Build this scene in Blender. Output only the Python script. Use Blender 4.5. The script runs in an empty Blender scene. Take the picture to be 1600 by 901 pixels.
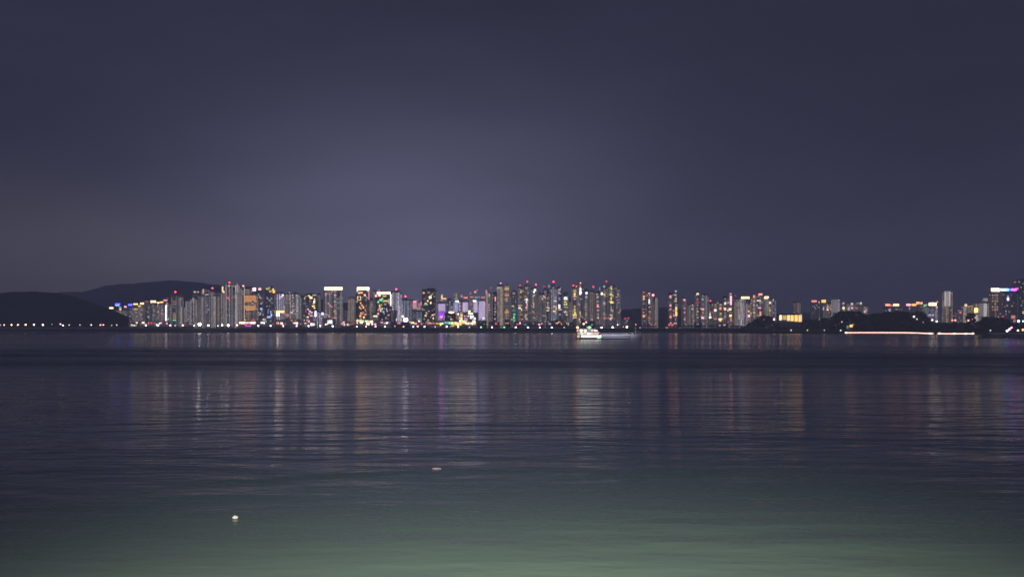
import bpy, bmesh, math, random
from mathutils import Vector, noise

random.seed(7)
scene = bpy.context.scene
COL = scene.collection

# ------------------------------------------------------------------ camera
F = 1200.0          # focal length in photo pixels (photo is 1600 wide)
HY = 517.5          # row of the true horizon
CH = 4.0            # camera height above the water
cam_d = bpy.data.cameras.new('camera')
cam = bpy.data.objects.new('camera', cam_d)
COL.objects.link(cam)
cam.location = (0, 0, CH)
cam.rotation_euler = (math.radians(90), 0, 0)
cam_d.sensor_width = 36
cam_d.lens = 36 * F / 1600
cam_d.shift_y = (HY - 450.5) / 1600
cam_d.clip_start = 0.5
cam_d.clip_end = 20000
scene.camera = cam


def P(x, y, Y):
    return Vector(((x - 800) / F * Y, Y, CH + (HY - y) / F * Y))


# ------------------------------------------------------------------ render settings
scene.view_settings.view_transform = 'Standard'
scene.view_settings.look = 'None'
scene.view_settings.exposure = 0
scene.view_settings.gamma = 1
scene.render.engine = 'CYCLES'
cy = scene.cycles
cy.use_denoising = True
cy.filter_width = 1.6
cy.max_bounces = 5
cy.diffuse_bounces = 2
cy.glossy_bounces = 3
cy.volume_bounces = 0
cy.sample_clamp_indirect = 4
cy.caustics_reflective = False
cy.caustics_refractive = False


# ------------------------------------------------------------------ node helpers
class NT:
    def __init__(self, tree):
        self.t = tree

    def n(self, kind, **kw):
        nd = self.t.nodes.new(kind)
        for k, v in kw.items():
            setattr(nd, k, v)
        return nd

    def l(self, a, b):
        self.t.links.new(a, b)

    def m(self, op, a, b=None, c=None):
        nd = self.n('ShaderNodeMath', operation=op)
        for i, v in enumerate((a, b, c)):
            if v is None:
                continue
            if isinstance(v, (int, float)):
                nd.inputs[i].default_value = v
            else:
                self.l(v, nd.inputs[i])
        return nd.outputs[0]

    def mixc(self, f, a, b, mode='MIX'):
        nd = self.n('ShaderNodeMix', data_type='RGBA', blend_type=mode)
        for s, v in ((nd.inputs[0], f), (nd.inputs[6], a), (nd.inputs[7], b)):
            if isinstance(v, (int, float)):
                s.default_value = v
            elif isinstance(v, tuple):
                s.default_value = (*v, 1)
            else:
                self.l(v, s)
        return nd.outputs[2]


# ------------------------------------------------------------------ night sky, lit from below by the city
w = bpy.data.worlds.new('World')
scene.world = w
w.use_nodes = True
w.node_tree.nodes.clear()
N = NT(w.node_tree)
tc = N.n('ShaderNodeTexCoord')
sep = N.n('ShaderNodeSeparateXYZ')
N.l(tc.outputs['Generated'], sep.inputs[0])
dx, dy, dz = sep.outputs


def gauss(cx, cz, sx, sz):
    a = N.m('POWER', N.m('ABSOLUTE', N.m('DIVIDE', N.m('SUBTRACT', dx, cx), sx)), 2.0)
    b = N.m('POWER', N.m('ABSOLUTE', N.m('DIVIDE', N.m('SUBTRACT', dz, cz), sz)), 2.0)
    return N.m('EXPONENT', N.m('MULTIPLY', N.m('ADD', a, b), -1.0))


nz = N.n('ShaderNodeTexNoise')
nz.inputs['Scale'].default_value = 2.2
nz.inputs['Detail'].default_value = 4
mp = N.n('ShaderNodeMapping')
mp.inputs['Scale'].default_value = (1, 1, 3.4)
mp.inputs['Rotation'].default_value = (0, 0.22, 0)
N.l(tc.outputs['Generated'], mp.inputs[0])
N.l(mp.outputs[0], nz.inputs[0])
cloud = N.m('ADD', N.m('MULTIPLY', nz.outputs[0], 1.0), 0.5)
zc = N.m('MAXIMUM', dz, 0.0)
hor = N.m('EXPONENT', N.m('MULTIPLY', zc, -5.0))
base = N.mixc(hor, (0.010, 0.012, 0.025), (0.056, 0.054, 0.093))


def addc(prev, fac, colr):
    g = N.mixc(1.0, colr, fac, 'MULTIPLY')
    return N.mixc(1.0, prev, g, 'ADD')


sky = addc(base, gauss(-0.12, 0.105, 0.26, 0.165), (0.086, 0.086, 0.137))
sky = addc(sky, gauss(-0.11, 0.02, 0.20, 0.085), (0.125, 0.125, 0.205))
sky = addc(sky, gauss(-0.52, 0.03, 0.24, 0.09), (0.085, 0.070, 0.050))
sky = addc(sky, gauss(0.5, 0.04, 0.30, 0.12), (0.006, 0.004, 0.006))
back_fill = N.m('POWER', N.m('MAXIMUM', N.m('ADD', N.m('MULTIPLY', dy, -0.8), 0.1), 0.0), 1.0)   # brightness added behind the camera to lift haze, facades and hull
sky = addc(sky, back_fill, (0.235, 0.23, 0.35))
sky = N.mixc(1.0, sky, cloud, 'MULTIPLY')
bg = N.n('ShaderNodeBackground')
N.l(sky, bg.inputs[0])
bg.inputs[1].default_value = 1.0
wo = N.n('ShaderNodeOutputWorld')
N.l(bg.outputs[0], wo.inputs[0])

# lamp of the promenade the photographer stands on: it lights the shallow green water
ld = bpy.data.lights.new('promenade_lamp_light', 'SPOT')
ld.energy = 36000
ld.color = (1.0, 0.95, 0.88)
ld.shadow_soft_size = 0.25
ld.spot_size = math.radians(84)
ld.spot_blend = 1.0
lo = bpy.data.objects.new('promenade_lamp_light', ld)
lo.location = (0.5, -2.0, 7.5)
lo.rotation_euler = (Vector((0.6, 5.5, 0)) - lo.location).to_track_quat('-Z', 'Y').to_euler()
COL.objects.link(lo)


# ------------------------------------------------------------------ mesh helpers
class MB:
    def __init__(self):
        self.v, self.f, self.c = [], [], []

    def quad(self, a, b, c, d, col=None):
        i = len(self.v)
        self.v += [a, b, c, d]
        self.f.append((i, i + 1, i + 2, i + 3))
        self.c.append(col)

    def box(self, x0, x1, y0, y1, z0, z1):
        i = len(self.v)
        self.v += [(x0, y0, z0), (x1, y0, z0), (x1, y1, z0), (x0, y1, z0),
                   (x0, y0, z1), (x1, y0, z1), (x1, y1, z1), (x0, y1, z1)]
        for q in ((3, 2, 1, 0), (4, 5, 6, 7), (0, 1, 5, 4), (1, 2, 6, 5), (2, 3, 7, 6), (3, 0, 4, 7)):
            self.f.append(tuple(i + k for k in q))

    def prism(self, pts, z0, z1):
        i, n = len(self.v), len(pts)
        self.v += [(x, y, z0) for x, y in pts] + [(x, y, z1) for x, y in pts]
        self.f.append(tuple(range(i + n - 1, i - 1, -1)))
        self.f.append(tuple(range(i + n, i + 2 * n)))
        for k in range(n):
            j = (k + 1) % n
            self.f.append((i + k, i + j, i + n + j, i + n + k))

    def tube(self, a, b, r0, r1=None, seg=8):
        r1 = r0 if r1 is None else r1
        a, b = Vector(a), Vector(b)
        d = (b - a).normalized()
        u = d.orthogonal().normalized()
        w_ = d.cross(u)
        i = len(self.v)
        for p, r in ((a, r0), (b, r1)):
            for k in range(seg):
                t = 2 * math.pi * k / seg
                self.v.append(tuple(p + u * math.cos(t) * r + w_ * math.sin(t) * r))
        for k in range(seg):
            j = (k + 1) % seg
            self.f.append((i + k, i + j, i + seg + j, i + seg + k))
        self.f.append(tuple(range(i + seg - 1, i - 1, -1)))
        self.f.append(tuple(range(i + seg, i + 2 * seg)))

    def ball(self, c, rx, ry=None, rz=None, seg=10, rings=6, rough=0.0, seed=0):
        ry = rx if ry is None else ry
        rz = rx if rz is None else rz
        i = len(self.v)
        self.v.append((c[0], c[1], c[2] - rz))
        for r in range(1, rings):
            ph = math.pi * r / rings
            for s in range(seg):
                th = 2 * math.pi * s / seg
                d = Vector((math.sin(ph) * math.cos(th), math.sin(ph) * math.sin(th), -math.cos(ph)))
                k = 1.0
                if rough:
                    k += rough * noise.noise(d * 2.3 + Vector((seed * 3.7, seed, 0))) * 1.6
                self.v.append((c[0] + d.x * rx * k, c[1] + d.y * ry * k, c[2] + d.z * rz * k))
        self.v.append((c[0], c[1], c[2] + rz))
        top = len(self.v) - 1
        for s in range(seg):
            s2 = (s + 1) % seg
            self.f.append((i, i + 1 + s2, i + 1 + s))
            for r in range(rings - 2):
                a = i + 1 + r * seg
                self.f.append((a + s, a + s2, a + seg + s2, a + seg + s))
            a = i + 1 + (rings - 2) * seg
            self.f.append((a + s, a + s2, top))

    def mesh(self, name, mat, smooth=False):
        me = bpy.data.meshes.new(name)
        me.from_pydata(self.v, [], self.f)
        me.materials.append(mat)
        if smooth:
            me.polygons.foreach_set('use_smooth', [True] * len(me.polygons))
        if self.c and any(c is not None for c in self.c):
            at = me.attributes.new('glow', 'FLOAT_COLOR', 'FACE')
            flat = []
            for c in self.c:
                flat += [c[0], c[1], c[2], 1.0]
            at.data.foreach_set('color', flat)
        me.update()
        return me

    def build(self, name, mat, parent=None, smooth=False):
        return link(name, self.mesh(name, mat, smooth), parent)


def link(name, me, parent=None):
    o = bpy.data.objects.new(name, me)
    COL.objects.link(o)
    if parent is not None:
        o.parent = parent
    return o


def tag(o, label=None, cat=None, group=None, kind=None):
    if label:
        o['label'] = label
    if cat:
        o['category'] = cat
    if group:
        o['group'] = group
    if kind:
        o['kind'] = kind
    return o


def empty(name, loc):
    o = bpy.data.objects.new(name, None)
    COL.objects.link(o)
    o.location = loc
    return o


# ------------------------------------------------------------------ materials
def mat_solid(name, colr, rough=0.8, var=0.25, scale=0.15, metallic=0.0):
    m = bpy.data.materials.new(name)
    m.use_nodes = True
    t = NT(m.node_tree)
    b = m.node_tree.nodes['Principled BSDF']
    b.inputs['Roughness'].default_value = rough
    b.inputs['Metallic'].default_value = metallic
    c = t.n('ShaderNodeTexCoord')
    nn = t.n('ShaderNodeTexNoise')
    nn.inputs['Scale'].default_value = scale
    nn.inputs['Detail'].default_value = 5
    t.l(c.outputs['Object'], nn.inputs[0])
    lo = tuple(v * (1 - var) for v in colr)
    hi = tuple(min(1, v * (1 + var)) for v in colr)
    t.l(t.mixc(nn.outputs[0], lo, hi), b.inputs['Base Color'])
    return m


def mat_light(name, colr, strength, sample=True):
    m = bpy.data.materials.new(name)
    m.use_nodes = True
    b = m.node_tree.nodes['Principled BSDF']
    b.inputs['Base Color'].default_value = (0.6, 0.6, 0.6, 1)
    b.inputs['Emission Color'].default_value = (*colr, 1)
    b.inputs['Emission Strength'].default_value = strength
    m.cycles.emission_sampling = 'FRONT_BACK' if sample else 'NONE'
    return m


def mat_windows():
    m = bpy.data.materials.new('window_glass')
    m.use_nodes = True
    t = NT(m.node_tree)
    b = m.node_tree.nodes['Principled BSDF']
    b.inputs['Base Color'].default_value = (0.05, 0.055, 0.07, 1)
    b.inputs['Roughness'].default_value = 0.15
    a = t.n('ShaderNodeAttribute')
    a.attribute_name = 'glow'
    t.l(a.outputs['Color'], b.inputs['Emission Color'])
    b.inputs['Emission Strength'].default_value = 1.0
    m.cycles.emission_sampling = 'NONE'
    return m


M = {
    'ground': mat_solid('dark_ground', (0.035, 0.045, 0.03), 0.95, 0.4, 0.05),
    'hill': mat_solid('wooded_hill', (0.030, 0.042, 0.028), 0.95, 0.45, 0.03),
    'leaf': mat_solid('dark_foliage', (0.035, 0.055, 0.028), 0.85, 0.5, 0.2),
    'trunk': mat_solid('bark', (0.08, 0.06, 0.045), 0.9, 0.3, 0.5),
    'concrete': mat_solid('pale_concrete', (0.38, 0.37, 0.37), 0.85, 0.2, 0.05),
    'grey': mat_solid('grey_render', (0.27, 0.26, 0.29), 0.85, 0.2, 0.05),
    'dark': mat_solid('dark_cladding', (0.10, 0.10, 0.12), 0.6, 0.25, 0.05),
    'warm': mat_solid('warm_stone', (0.40, 0.34, 0.29), 0.85, 0.2, 0.05),
    'stone': mat_solid('sea_wall_stone', (0.16, 0.16, 0.15), 0.9, 0.35, 0.3),
    'metal': mat_solid('galvanised_metal', (0.30, 0.31, 0.32), 0.5, 0.15, 0.5, 0.6),
    'hull': mat_solid('grey_hull_paint', (0.6, 0.58, 0.64), 0.5, 0.2, 0.4),
    'keel': mat_solid('dark_boot_paint', (0.03, 0.03, 0.04), 0.6, 0.3, 0.5),
    'cabin': mat_solid('white_cabin_paint', (0.75, 0.75, 0.73), 0.5, 0.1, 0.5),
    'foam': mat_solid('cream_foam', (0.88, 0.80, 0.62), 0.7, 0.08, 20),
    'pink': mat_solid('pale_pink_plastic', (0.50, 0.34, 0.34), 0.45, 0.15, 15),
    'win': mat_windows(),
}
HUE = {'w': (1.0, 0.92, 0.90), 'c': (1.0, 0.71, 0.38), 'y': (1.0, 0.68, 0.14), 'o': (1.0, 0.42, 0.09),
       'r': (1.0, 0.05, 0.10), 'p': (1.0, 0.38, 0.46), 'b': (0.38, 0.54, 1.0), 'B': (0.04, 0.05, 1.0),
       'g': (0.25, 1.0, 0.42), 'v': (0.78, 0.58, 1.0), 'm': (0.95, 0.05, 0.85), 'd': (0.72, 0.64, 0.63),
       's': (1.0, 0.30, 0.18), 'q': (1.0, 0.46, 0.38), 'k': (0.10, 0.65, 1.0), 'V': (0.32, 0.03, 1.0)}
LVL = {0: 0.26, 1: 0.46, 2: 0.85, 3: 1.6, 4: 2.8, 5: 4.4, 6: 11.0}
LAMP = 3.2
_lm = {}


def glow(code, k=1.0):
    if (code, k) not in _lm:
        h, lv = code[0], int(code[1]) if len(code) > 1 else 2
        _lm[code, k] = mat_light('lamp_glow', HUE[h], LVL[lv] * k, lv >= 2)
    return _lm[code, k]


_wm = {}


def lit_mesh(code):
    """a thin lit pane, 1 x 1 m, scaled where it is used"""
    if code not in _wm:
        b = MB()
        b.box(-0.5, 0.5, -0.06, 0.06, -0.5, 0.5)
        _wm[code] = b.mesh('lit_window_or_face', glow(code))
    return _wm[code]


def parse(s):
    out = []
    for it in s.split():
        a = it.split(',')
        code = a[2]
        wd = float(a[3]) if len(a) > 3 else 2.2
        ht = float(a[4]) if len(a) > 4 else 2.2
        out.append((float(a[0]), float(a[1]), code, wd, ht))
    return out


# ------------------------------------------------------------------ water
def make_water():
    m = bpy.data.materials.new('night_water')
    m.use_nodes = True
    t = NT(m.node_tree)
    b = m.node_tree.nodes['Principled BSDF']
    b.inputs['IOR'].default_value = 1.333
    g = t.n('ShaderNodeNewGeometry')
    s = t.n('ShaderNodeSeparateXYZ')
    t.l(g.outputs['Position'], s.inputs[0])

    def nz_(sx, sy, detail, rough=0.5, off=0.0, rot=0.0):
        mpn = t.n('ShaderNodeMapping')
        mpn.inputs['Scale'].default_value = (sx, sy, 1)
        mpn.inputs['Location'].default_value = (off, off * 0.7, 0)
        mpn.inputs['Rotation'].default_value = (0, 0, rot)
        t.l(g.outputs['Position'], mpn.inputs[0])
        q = t.n('ShaderNodeTexNoise')
        q.inputs['Scale'].default_value = 1
        q.inputs['Detail'].default_value = detail
        q.inputs['Roughness'].default_value = rough
        t.l(mpn.outputs[0], q.inputs[0])
        return q.outputs[0]
    swell = nz_(0.09, 0.36, 2, 0.5, 3.0, 0.05)
    waves = nz_(0.36, 1.05, 3, 0.5, 11.0, -0.08)
    ripples = nz_(2.0, 4.6, 2, 0.5, 27.0, 0.12)
    patch = nz_(0.006, 0.022, 3, 0.5, 5.0)         # cat's paws: calmer and rougher patches
    # a ruffled belt lies across the bay some way out; beyond it the water is calmer
    wob = t.m('ADD', s.outputs[1], t.m('MULTIPLY', t.m('SUBTRACT', patch, 0.5), t.m('MULTIPLY', s.outputs[1], 0.9)))
    ruf = t.n('ShaderNodeValToRGB')
    ruf.color_ramp.elements.remove(ruf.color_ramp.elements[1])
    for pos, val in ((0.0, 0.66), (0.052, 0.62), (0.082, 0.38), (0.11, 0.38), (0.20, 0.74), (0.26, 0.88), (0.36, 0.88), (0.50, 0.60), (0.66, 0.48), (1.0, 0.58)):
        e = ruf.color_ramp.elements.new(pos) if pos else ruf.color_ramp.elements[0]
        e.color = (val, val, val, 1)
    t.l(t.m('DIVIDE', wob, 400.0), ruf.inputs[0])
    bands = nz_(0.006, 0.075, 3, 0.6, 41.0, 0.03)
    ruf = t.m('MULTIPLY', ruf.outputs[0], t.m('ADD', t.m('MULTIPLY', bands, 1.2), 0.40))
    lee = t.n('ShaderNodeMapRange')                # the shore gives shelter: lower waves close in
    t.l(s.outputs[1], lee.inputs[0])
    lee.inputs[1].default_value = 12
    lee.inputs[2].default_value = 34
    lee.inputs[3].default_value = 0.35
    lee.inputs[4].default_value = 1.0
    amp = t.m('MULTIPLY', t.m('ADD', t.m('MULTIPLY', ruf, 1.3), 0.25), lee.outputs[0])
    h = t.m('ADD', t.m('MULTIPLY', swell, 0.22), t.m('ADD', t.m('MULTIPLY', waves, 0.14), t.m('MULTIPLY', ripples, 0.016)))
    h = t.m('MULTIPLY', h, amp)
    bp = t.n('ShaderNodeBump')
    bp.inputs['Strength'].default_value = 1.0
    bp.inputs['Distance'].default_value = 1.0
    t.l(h, bp.inputs['Height'])
    t.l(bp.outputs[0], b.inputs['Normal'])
    t.l(t.m('ADD', t.m('MULTIPLY', t.m('POWER', ruf, 2.0), 0.34), 0.05), b.inputs['Roughness'])
    # turbid shallows are paler green near the shore
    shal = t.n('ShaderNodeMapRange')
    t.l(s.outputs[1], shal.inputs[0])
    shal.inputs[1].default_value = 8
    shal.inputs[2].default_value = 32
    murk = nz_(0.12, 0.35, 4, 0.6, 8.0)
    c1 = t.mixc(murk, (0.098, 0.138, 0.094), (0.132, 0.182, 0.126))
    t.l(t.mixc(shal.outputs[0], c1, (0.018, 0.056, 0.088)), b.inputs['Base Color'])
    mb = MB()
    mb.quad((-5200, -40, 0), (5200, -40, 0), (5200, 5200, 0), (-5200, 5200, 0))
    mb.c = []
    tag(mb.build('water', m), kind='structure')


make_water()


# ------------------------------------------------------------------ land
def lerp_profile(pts, x):
    if x <= pts[0][0]:
        return pts[0][1]
    for (a, va), (b, vb) in zip(pts, pts[1:]):
        if x <= b:
            k = (x - a) / (b - a)
            return va + (vb - va) * k
    return pts[-1][1]


def sweep(name, shore, rows, mat, x0, x1, step):
    """land behind a shoreline: shore(X) -> Y, rows = [(offset, height)]"""
    mb = MB()
    n = int((x1 - x0) / step) + 1
    for i in range(n):
        X = x0 + i * step
        Y0 = shore(X)
        for (o, z) in rows:
            j = noise.noise(Vector((X * 0.02, o * 0.05, 3))) * min(1.2, abs(z) * 0.12)
            mb.v.append((X, Y0 + o, z + j))
    k = len(rows)
    for i in range(n - 1):
        for r in range(k - 1):
            a = i * k + r
            mb.f.append((a, a + k, a + k + 1, a + 1))
    return mb.build(name, mat)


tag(sweep('ground', lambda X: 1800 + 3 * math.sin(X * 0.01), [(-6, -2), (0, 0.3), (1, 2.6), (14, 7.5), (24, 11.2), (30, 11.6), (600, 12), (1500, 13), (3350, 14)],
          M['ground'], -4500, 4500, 15), kind='structure')
HEAD = [(455, 1560), (471, 1450), (500, 1350), (528, 1262), (536, 1247), (556, 1234), (580, 1209), (597, 1184), (611, 1174), (621, 1164), (630, 1157), (646, 1149), (662, 1143), (680, 1139), (800, 1125), (2000, 950)]
tag(sweep('headland_ground', lambda X: lerp_profile(HEAD, X), [(-5, -2), (0, 0.2), (1.0, 1.2), (8, 2.5), (60, 7), (150, 9), (400, 10.5)],
          M['ground'], 455, 1500, 7), kind='structure')


def hill(name, prof, Yc, wid, zb, mat, x0, x1, step=6, amp=2.5, rows=14):
    mb = MB()
    n = int((x1 - x0) / step) + 1
    for i in range(n):
        px = x0 + i * step
        top = P(px, lerp_profile(prof, px), Yc).z
        for r in range(rows + 1):
            u = r / rows * 2 - 1
            Y = Yc + u * wid
            prof_u = (1 - u * u) ** 1.0 if abs(u) < 1 else 0
            z = zb + (top - zb) * prof_u
            X = (px - 800) / F * Yc
            z += amp * noise.fractal(Vector((X * 0.02, Y * 0.02, 0)), 1.0, 2.0, 4) * (0.3 + prof_u)
            mb.v.append((X, Y, z))
    k = rows + 1
    for i in range(n - 1):
        for r in range(rows):
            a = i * k + r
            mb.f.append((a, a + k, a + k + 1, a + 1))
    o = mb.build(name, mat, smooth=True)
    return tag(o, kind='structure')


hill('near_hill', [(-300, 470), (-100, 462), (0, 458), (30, 456.5), (62, 455), (85, 457), (110, 463), (140, 474), (160, 482), (185, 496), (215, 512)],
     2080, 230, 8, M['hill'], -420, 225, 3, 3.0, 26)
hill('distant_hill', [(-100, 470), (95, 457), (110, 455), (135, 457.5), (150, 452), (175, 446), (190, 444), (220, 443), (250, 439), (268, 438),
                      (290, 439), (315, 442), (345, 446), (380, 450), (430, 456), (520, 470), (640, 486), (760, 500)],
     4650, 420, 5, M['hill'], -100, 760, 4, 5.0)
hill('low_distant_hill', [(850, 500), (920, 488), (960, 484), (1010, 481), (1040, 480), (1075, 485), (1130, 492), (1200, 490), (1260, 489), (1300, 488),
                          (1360, 492), (1450, 494), (1600, 490), (1800, 486)],
     3900, 400, 5, M['hill'], 850, 1900, 5, 4.0)

# sea wall under the road of lamps
wall = MB()
for i in range(-300, 62):
    X = i * 10
    y0 = 1800 + 3 * math.sin(X * 0.01)
    y1 = 1800 + 3 * math.sin((X + 10) * 0.01)
    q = [(X, y0 - 1.2), (X + 10, y1 - 1.2), (X + 10, y1 + 1), (X, y0 + 1)]
    wall.prism(q, -1, 3.0 + 0.05 * (i % 3))
tag(wall.build('sea_wall', M['stone']), 'long dark stone sea wall at the waterline below the lit towers', 'sea wall')

# low parapet along the lamp road
par = MB()
for i in range(-300, 60):
    X = i * 10
    par.box(X + 0.1, X + 9.8, 1825.2, 1825.8, 11.0, 12.7)
tag(par.build('parapet', M['concrete']), 'thin pale parapet running along the top of the embankment', 'parapet')


# ------------------------------------------------------------------ towers
SEEN = []          # (x0, x1, nick) of towers, for naming the lamps before them
TCOL = {'n': (0.62, 0.56, 0.57), 'w': (0.75, 0.58, 0.44), 'b': (0.45, 0.50, 0.68), 'v': (0.72, 0.66, 0.86), 'k': (0.26, 0.27, 0.34)}


def tower(x0, x1, yt, label, nick, lights='', Y=None, wall='grey', dim=0.30, tint='n', on=0.05, crown='', beacon='', zb=11.5,
          ybase=None, group='towers of the far shore skyline', name='tower', cat='tower', roof=True, seed=None, dcol=None, bays=None):
    rnd = random.Random(hash((round(x0 * 10), round(yt * 10))) if seed is None else seed)
    if Y is None:
        Y = rnd.choice([1905, 1950, 1995, 2035])
    k = Y / F
    W = (x1 - x0) * k
    cx = ((x0 + x1) / 2 - 800) * k
    z0 = zb if ybase is None else P(0, ybase, Y).z
    top = P(0, yt, Y).z
    H = top - z0
    D = max(13, min(24, W * 0.9))
    root = empty(name, (cx, Y, z0))
    tag(root, label, cat, group)
    SEEN.append((x0, x1, nick))
    # plan with stepped bays
    nb = bays or max(2, int(round(W / 5.5)))
    bw = W / nb
    front = []
    for i in range(nb):
        off = 0.0 if i % 2 == 0 else 1.3
        front.append((-W / 2 + i * bw, -W / 2 + (i + 1) * bw, -D / 2 + off))
    sh = {}
    if roof and nb >= 3 and H > 40 and rnd.random() < 0.6:
        sh[rnd.choice([0, nb - 1])] = rnd.choice([3.1, 6.2, 9.3, 12.4])
        if rnd.random() < 0.4:
            sh[0] = sh[nb - 1] = rnd.choice([3.1, 6.2])
    wl = MB()
    full = [i for i in range(nb) if i not in sh]
    pts = []
    for i in full:
        a, b_, y = front[i]
        pts += [(a, y), (b_, y)]
    xa, xb = front[full[0]][0], front[full[-1]][1]
    pts += [(xb, D / 2), (xa, D / 2)]
    wl.prism(pts, -3, H)
    for i, dh in sh.items():
        a, b_, y = front[i]
        a2, b2 = (a, b_ - .01) if i == 0 else (a + .01, b_)
        wl.prism([(a2, y), (b2, y), (b2, D / 2 - .4), (a2, D / 2 - .4)], -3, H - dh)
        wl.box(a2, b2, y, y + .25, H - dh, H - dh + .9)
    wl.box(xa, xb, -D / 2 + 1.4, -D / 2 + 1.7, H, H + 1.1)
    wl.box(xa, xb, D / 2 - 0.3, D / 2, H, H + 1.1)
    if roof:
        rb = MB()
        rw = W * rnd.uniform(0.35, 0.6)
        ox = rnd.uniform(-0.15, 0.15) * W
        rh = rnd.uniform(2.0, 4.2)
        rb.box(ox - rw / 2, ox + rw / 2, -D * 0.2, D * 0.25, H, H + rh)
        rb.box(ox - rw / 2 - .3, ox + rw / 2 + .3, -D * 0.2 - .3, D * 0.25 + .3, H + rh, H + rh + .35)
        rb.build('roof_house', M[wall], root)
    # every pane of the facade; unlit ones glow faintly, standing in for city light
    wn = MB()
    fh = 3.1
    nf = int((H - 2) / fh)
    tc_ = TCOL[tint]
    warmw, coolw = (1.0, 0.62, 0.28), (0.82, 0.9, 1.0)

    def pane_col(colfac):
        u = rnd.random()
        if u < on:
            s_ = rnd.uniform(0.35, 1.0)
            c = warmw if rnd.random() < 0.7 else coolw
            return tuple(v * s_ for v in c)
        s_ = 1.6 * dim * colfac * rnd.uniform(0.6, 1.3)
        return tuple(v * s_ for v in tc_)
    for i, (a, b_, y) in enumerate(front):
        npn = 2 if bw > 4.4 else 1
        pw = (b_ - a) / npn
        for q in range(npn):
            cf = rnd.choice([0.35, 0.7, 1.1, 1.9])
            for fl in range(nf - int(round(sh.get(i, 0) / fh))):
                zz = 1.2 + fl * fh
                m_ = pw * 0.16
                wn.quad((a + q * pw + m_, y - 0.04, zz), (a + (q + 1) * pw - m_, y - 0.04, zz),
                        (a + (q + 1) * pw - m_, y - 0.04, zz + 2.0), (a + q * pw + m_, y - 0.04, zz + 2.0), pane_col(cf))
    for sgn in (-1, 1):
        for q in range(3):
            ya = -D / 2 + 2 + q * (D - 3) / 3
            yb = ya + (D - 3) / 3 - 1.2
            xx = sgn * (W / 2 + 0.04)
            cf = rnd.choice([0.5, 0.9, 1.2])
            for fl in range(nf - int(round(sh.get(0 if sgn < 0 else nb - 1, 0) / fh))):
                zz = 1.2 + fl * fh
                wn.quad((xx, ya, zz), (xx, yb, zz), (xx, yb, zz + 2.0), (xx, ya, zz + 2.0), pane_col(cf))
    if len(wn.f) > 100:
        wl.build('wall', M[wall], root)
        tag(wn.build('window_rows', M['win'], root), kind='stuff')
    else:                                  # a few small panes: a pattern in the wall's own mesh
        n0, i0 = len(wl.f), len(wl.v)
        wl.v += wn.v
        wl.f += [tuple(i + i0 for i in f) for f in wn.f]
        wl.c = [(0, 0, 0)] * n0 + wn.c
        wo_ = wl.build('wall', M[wall], root)
        wo_.data.materials.append(M['win'])
        for pidx in range(n0, len(wl.f)):
            wo_.data.polygons[pidx].material_index = 1
    for (lx, ly, code, lw, lh) in parse(lights):
        p = P(lx, ly, Y - D / 2)
        o = link('lit_window_or_face', lit_mesh(code), root)  # lit rooms, plus strips and sheets that put a glow on bare faces
        o.location = (((lx - 800) * (Y - D / 2) / F) - cx, -D / 2 - 0.12, p.z - z0)
        o.scale = (lw * k, 1.0, lh * k)
    for (lx, ly, code, lw, lh) in parse(crown):
        p = P(lx, ly, Y - D / 2)
        o = link('crown_light', lit_mesh(code), root)
        o.location = (((lx - 800) * (Y - D / 2) / F) - cx, -D / 2 - 0.5, p.z - z0)
        o.scale = (lw * k, 6.0, lh * k)
    for (lx, ly, code, lw, lh) in parse(beacon):
        p = P(lx, ly, Y)
        bx = (lx - 800) * k - cx
        bx = max(-W / 2 + .5, min(W / 2 - .5, bx))
        ms = MB()
        ms.tube((bx, 0, H), (bx, 0, max(H + 1, p.z - z0 - 1)), 0.25, 0.15, 6)
        ms.build('mast', M['metal'], root)
        bb = MB()
        bb.ball((bx, 0, p.z - z0), 2.0)
        bb.build('beacon', glow(code, 2.8), root)
    return root


# x0, x1, ytop, label, nick, options.  Pixel columns of the photograph only give bearing and size; each stands at its own distance.
T = tower
T(181, 192, 484, 'low slope block whose roof carries blue white and yellow lights', 'slope block with the blue and yellow roof lights',
  '188,483,y4,3,2 194,488,d1', crown='183.5,476.8,b4,6,1.8 184,474.6,B6,8,1.6 188,480,b3,4,1.6', wall='warm', dim=.3, Y=2465, roof=False)
T(170, 180, 487, 'lowest hillside block with one cream lamp at the left tip of the skyline', 'block with the single cream lamp at the skyline tip',
  crown='174,481,c5,6,2.6', wall='dark', dim=.12, Y=2490, roof=False)
T(193, 200, 483, 'narrow low block topped by a pink light between two blue ones', 'narrow block under the pink light',
  '196,492,d1 198,497,d1', crown='196,479,p4,3.4,2.6', wall='grey', dim=.2, Y=2465, roof=False)
T(200, 208, 480, 'short block crowned by a solid violet blue light', 'short block crowned in violet blue', '204,487,d1 203,494,d1', crown='203.5,476,B6,6,2.6 203.5,475.4,b3,3,1', dim=.2, Y=2490, roof=False)
T(208, 217, 478, 'short block crowned by a wide yellow light', 'short block with the wide yellow crown', '212,483,y2,6,2 213,488,y1 214,494,c1', crown='212,475,y4,7,2.2', dim=.22, Y=1970, roof=False)
T(217, 226, 477, 'short block crowned by a cream light above a yellow one', 'short block with cream over yellow lights', '218,478,y3,4,2 222,484,c1 221,491,c1 222,498,p1', crown='222,474,c4,6,2.6', dim=.25, Y=1940, roof=False)
T(226, 235, 473, 'short grey block with a faint red roof light', 'short grey block with the faint red roof light', '231,487,d1 232,495,d2,2,3', crown='229.5,471,s1,5,2', dim=.22, Y=1975, roof=False)
T(235, 244, 473.5, 'block under the big cream white roof lamp beside yellow ones', 'block under the big cream roof lamp', '239,477,g0 241,485,d1 239,492,d0', crown='239.5,471,c5,8,3', dim=.22, Y=1945, roof=False)
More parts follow.
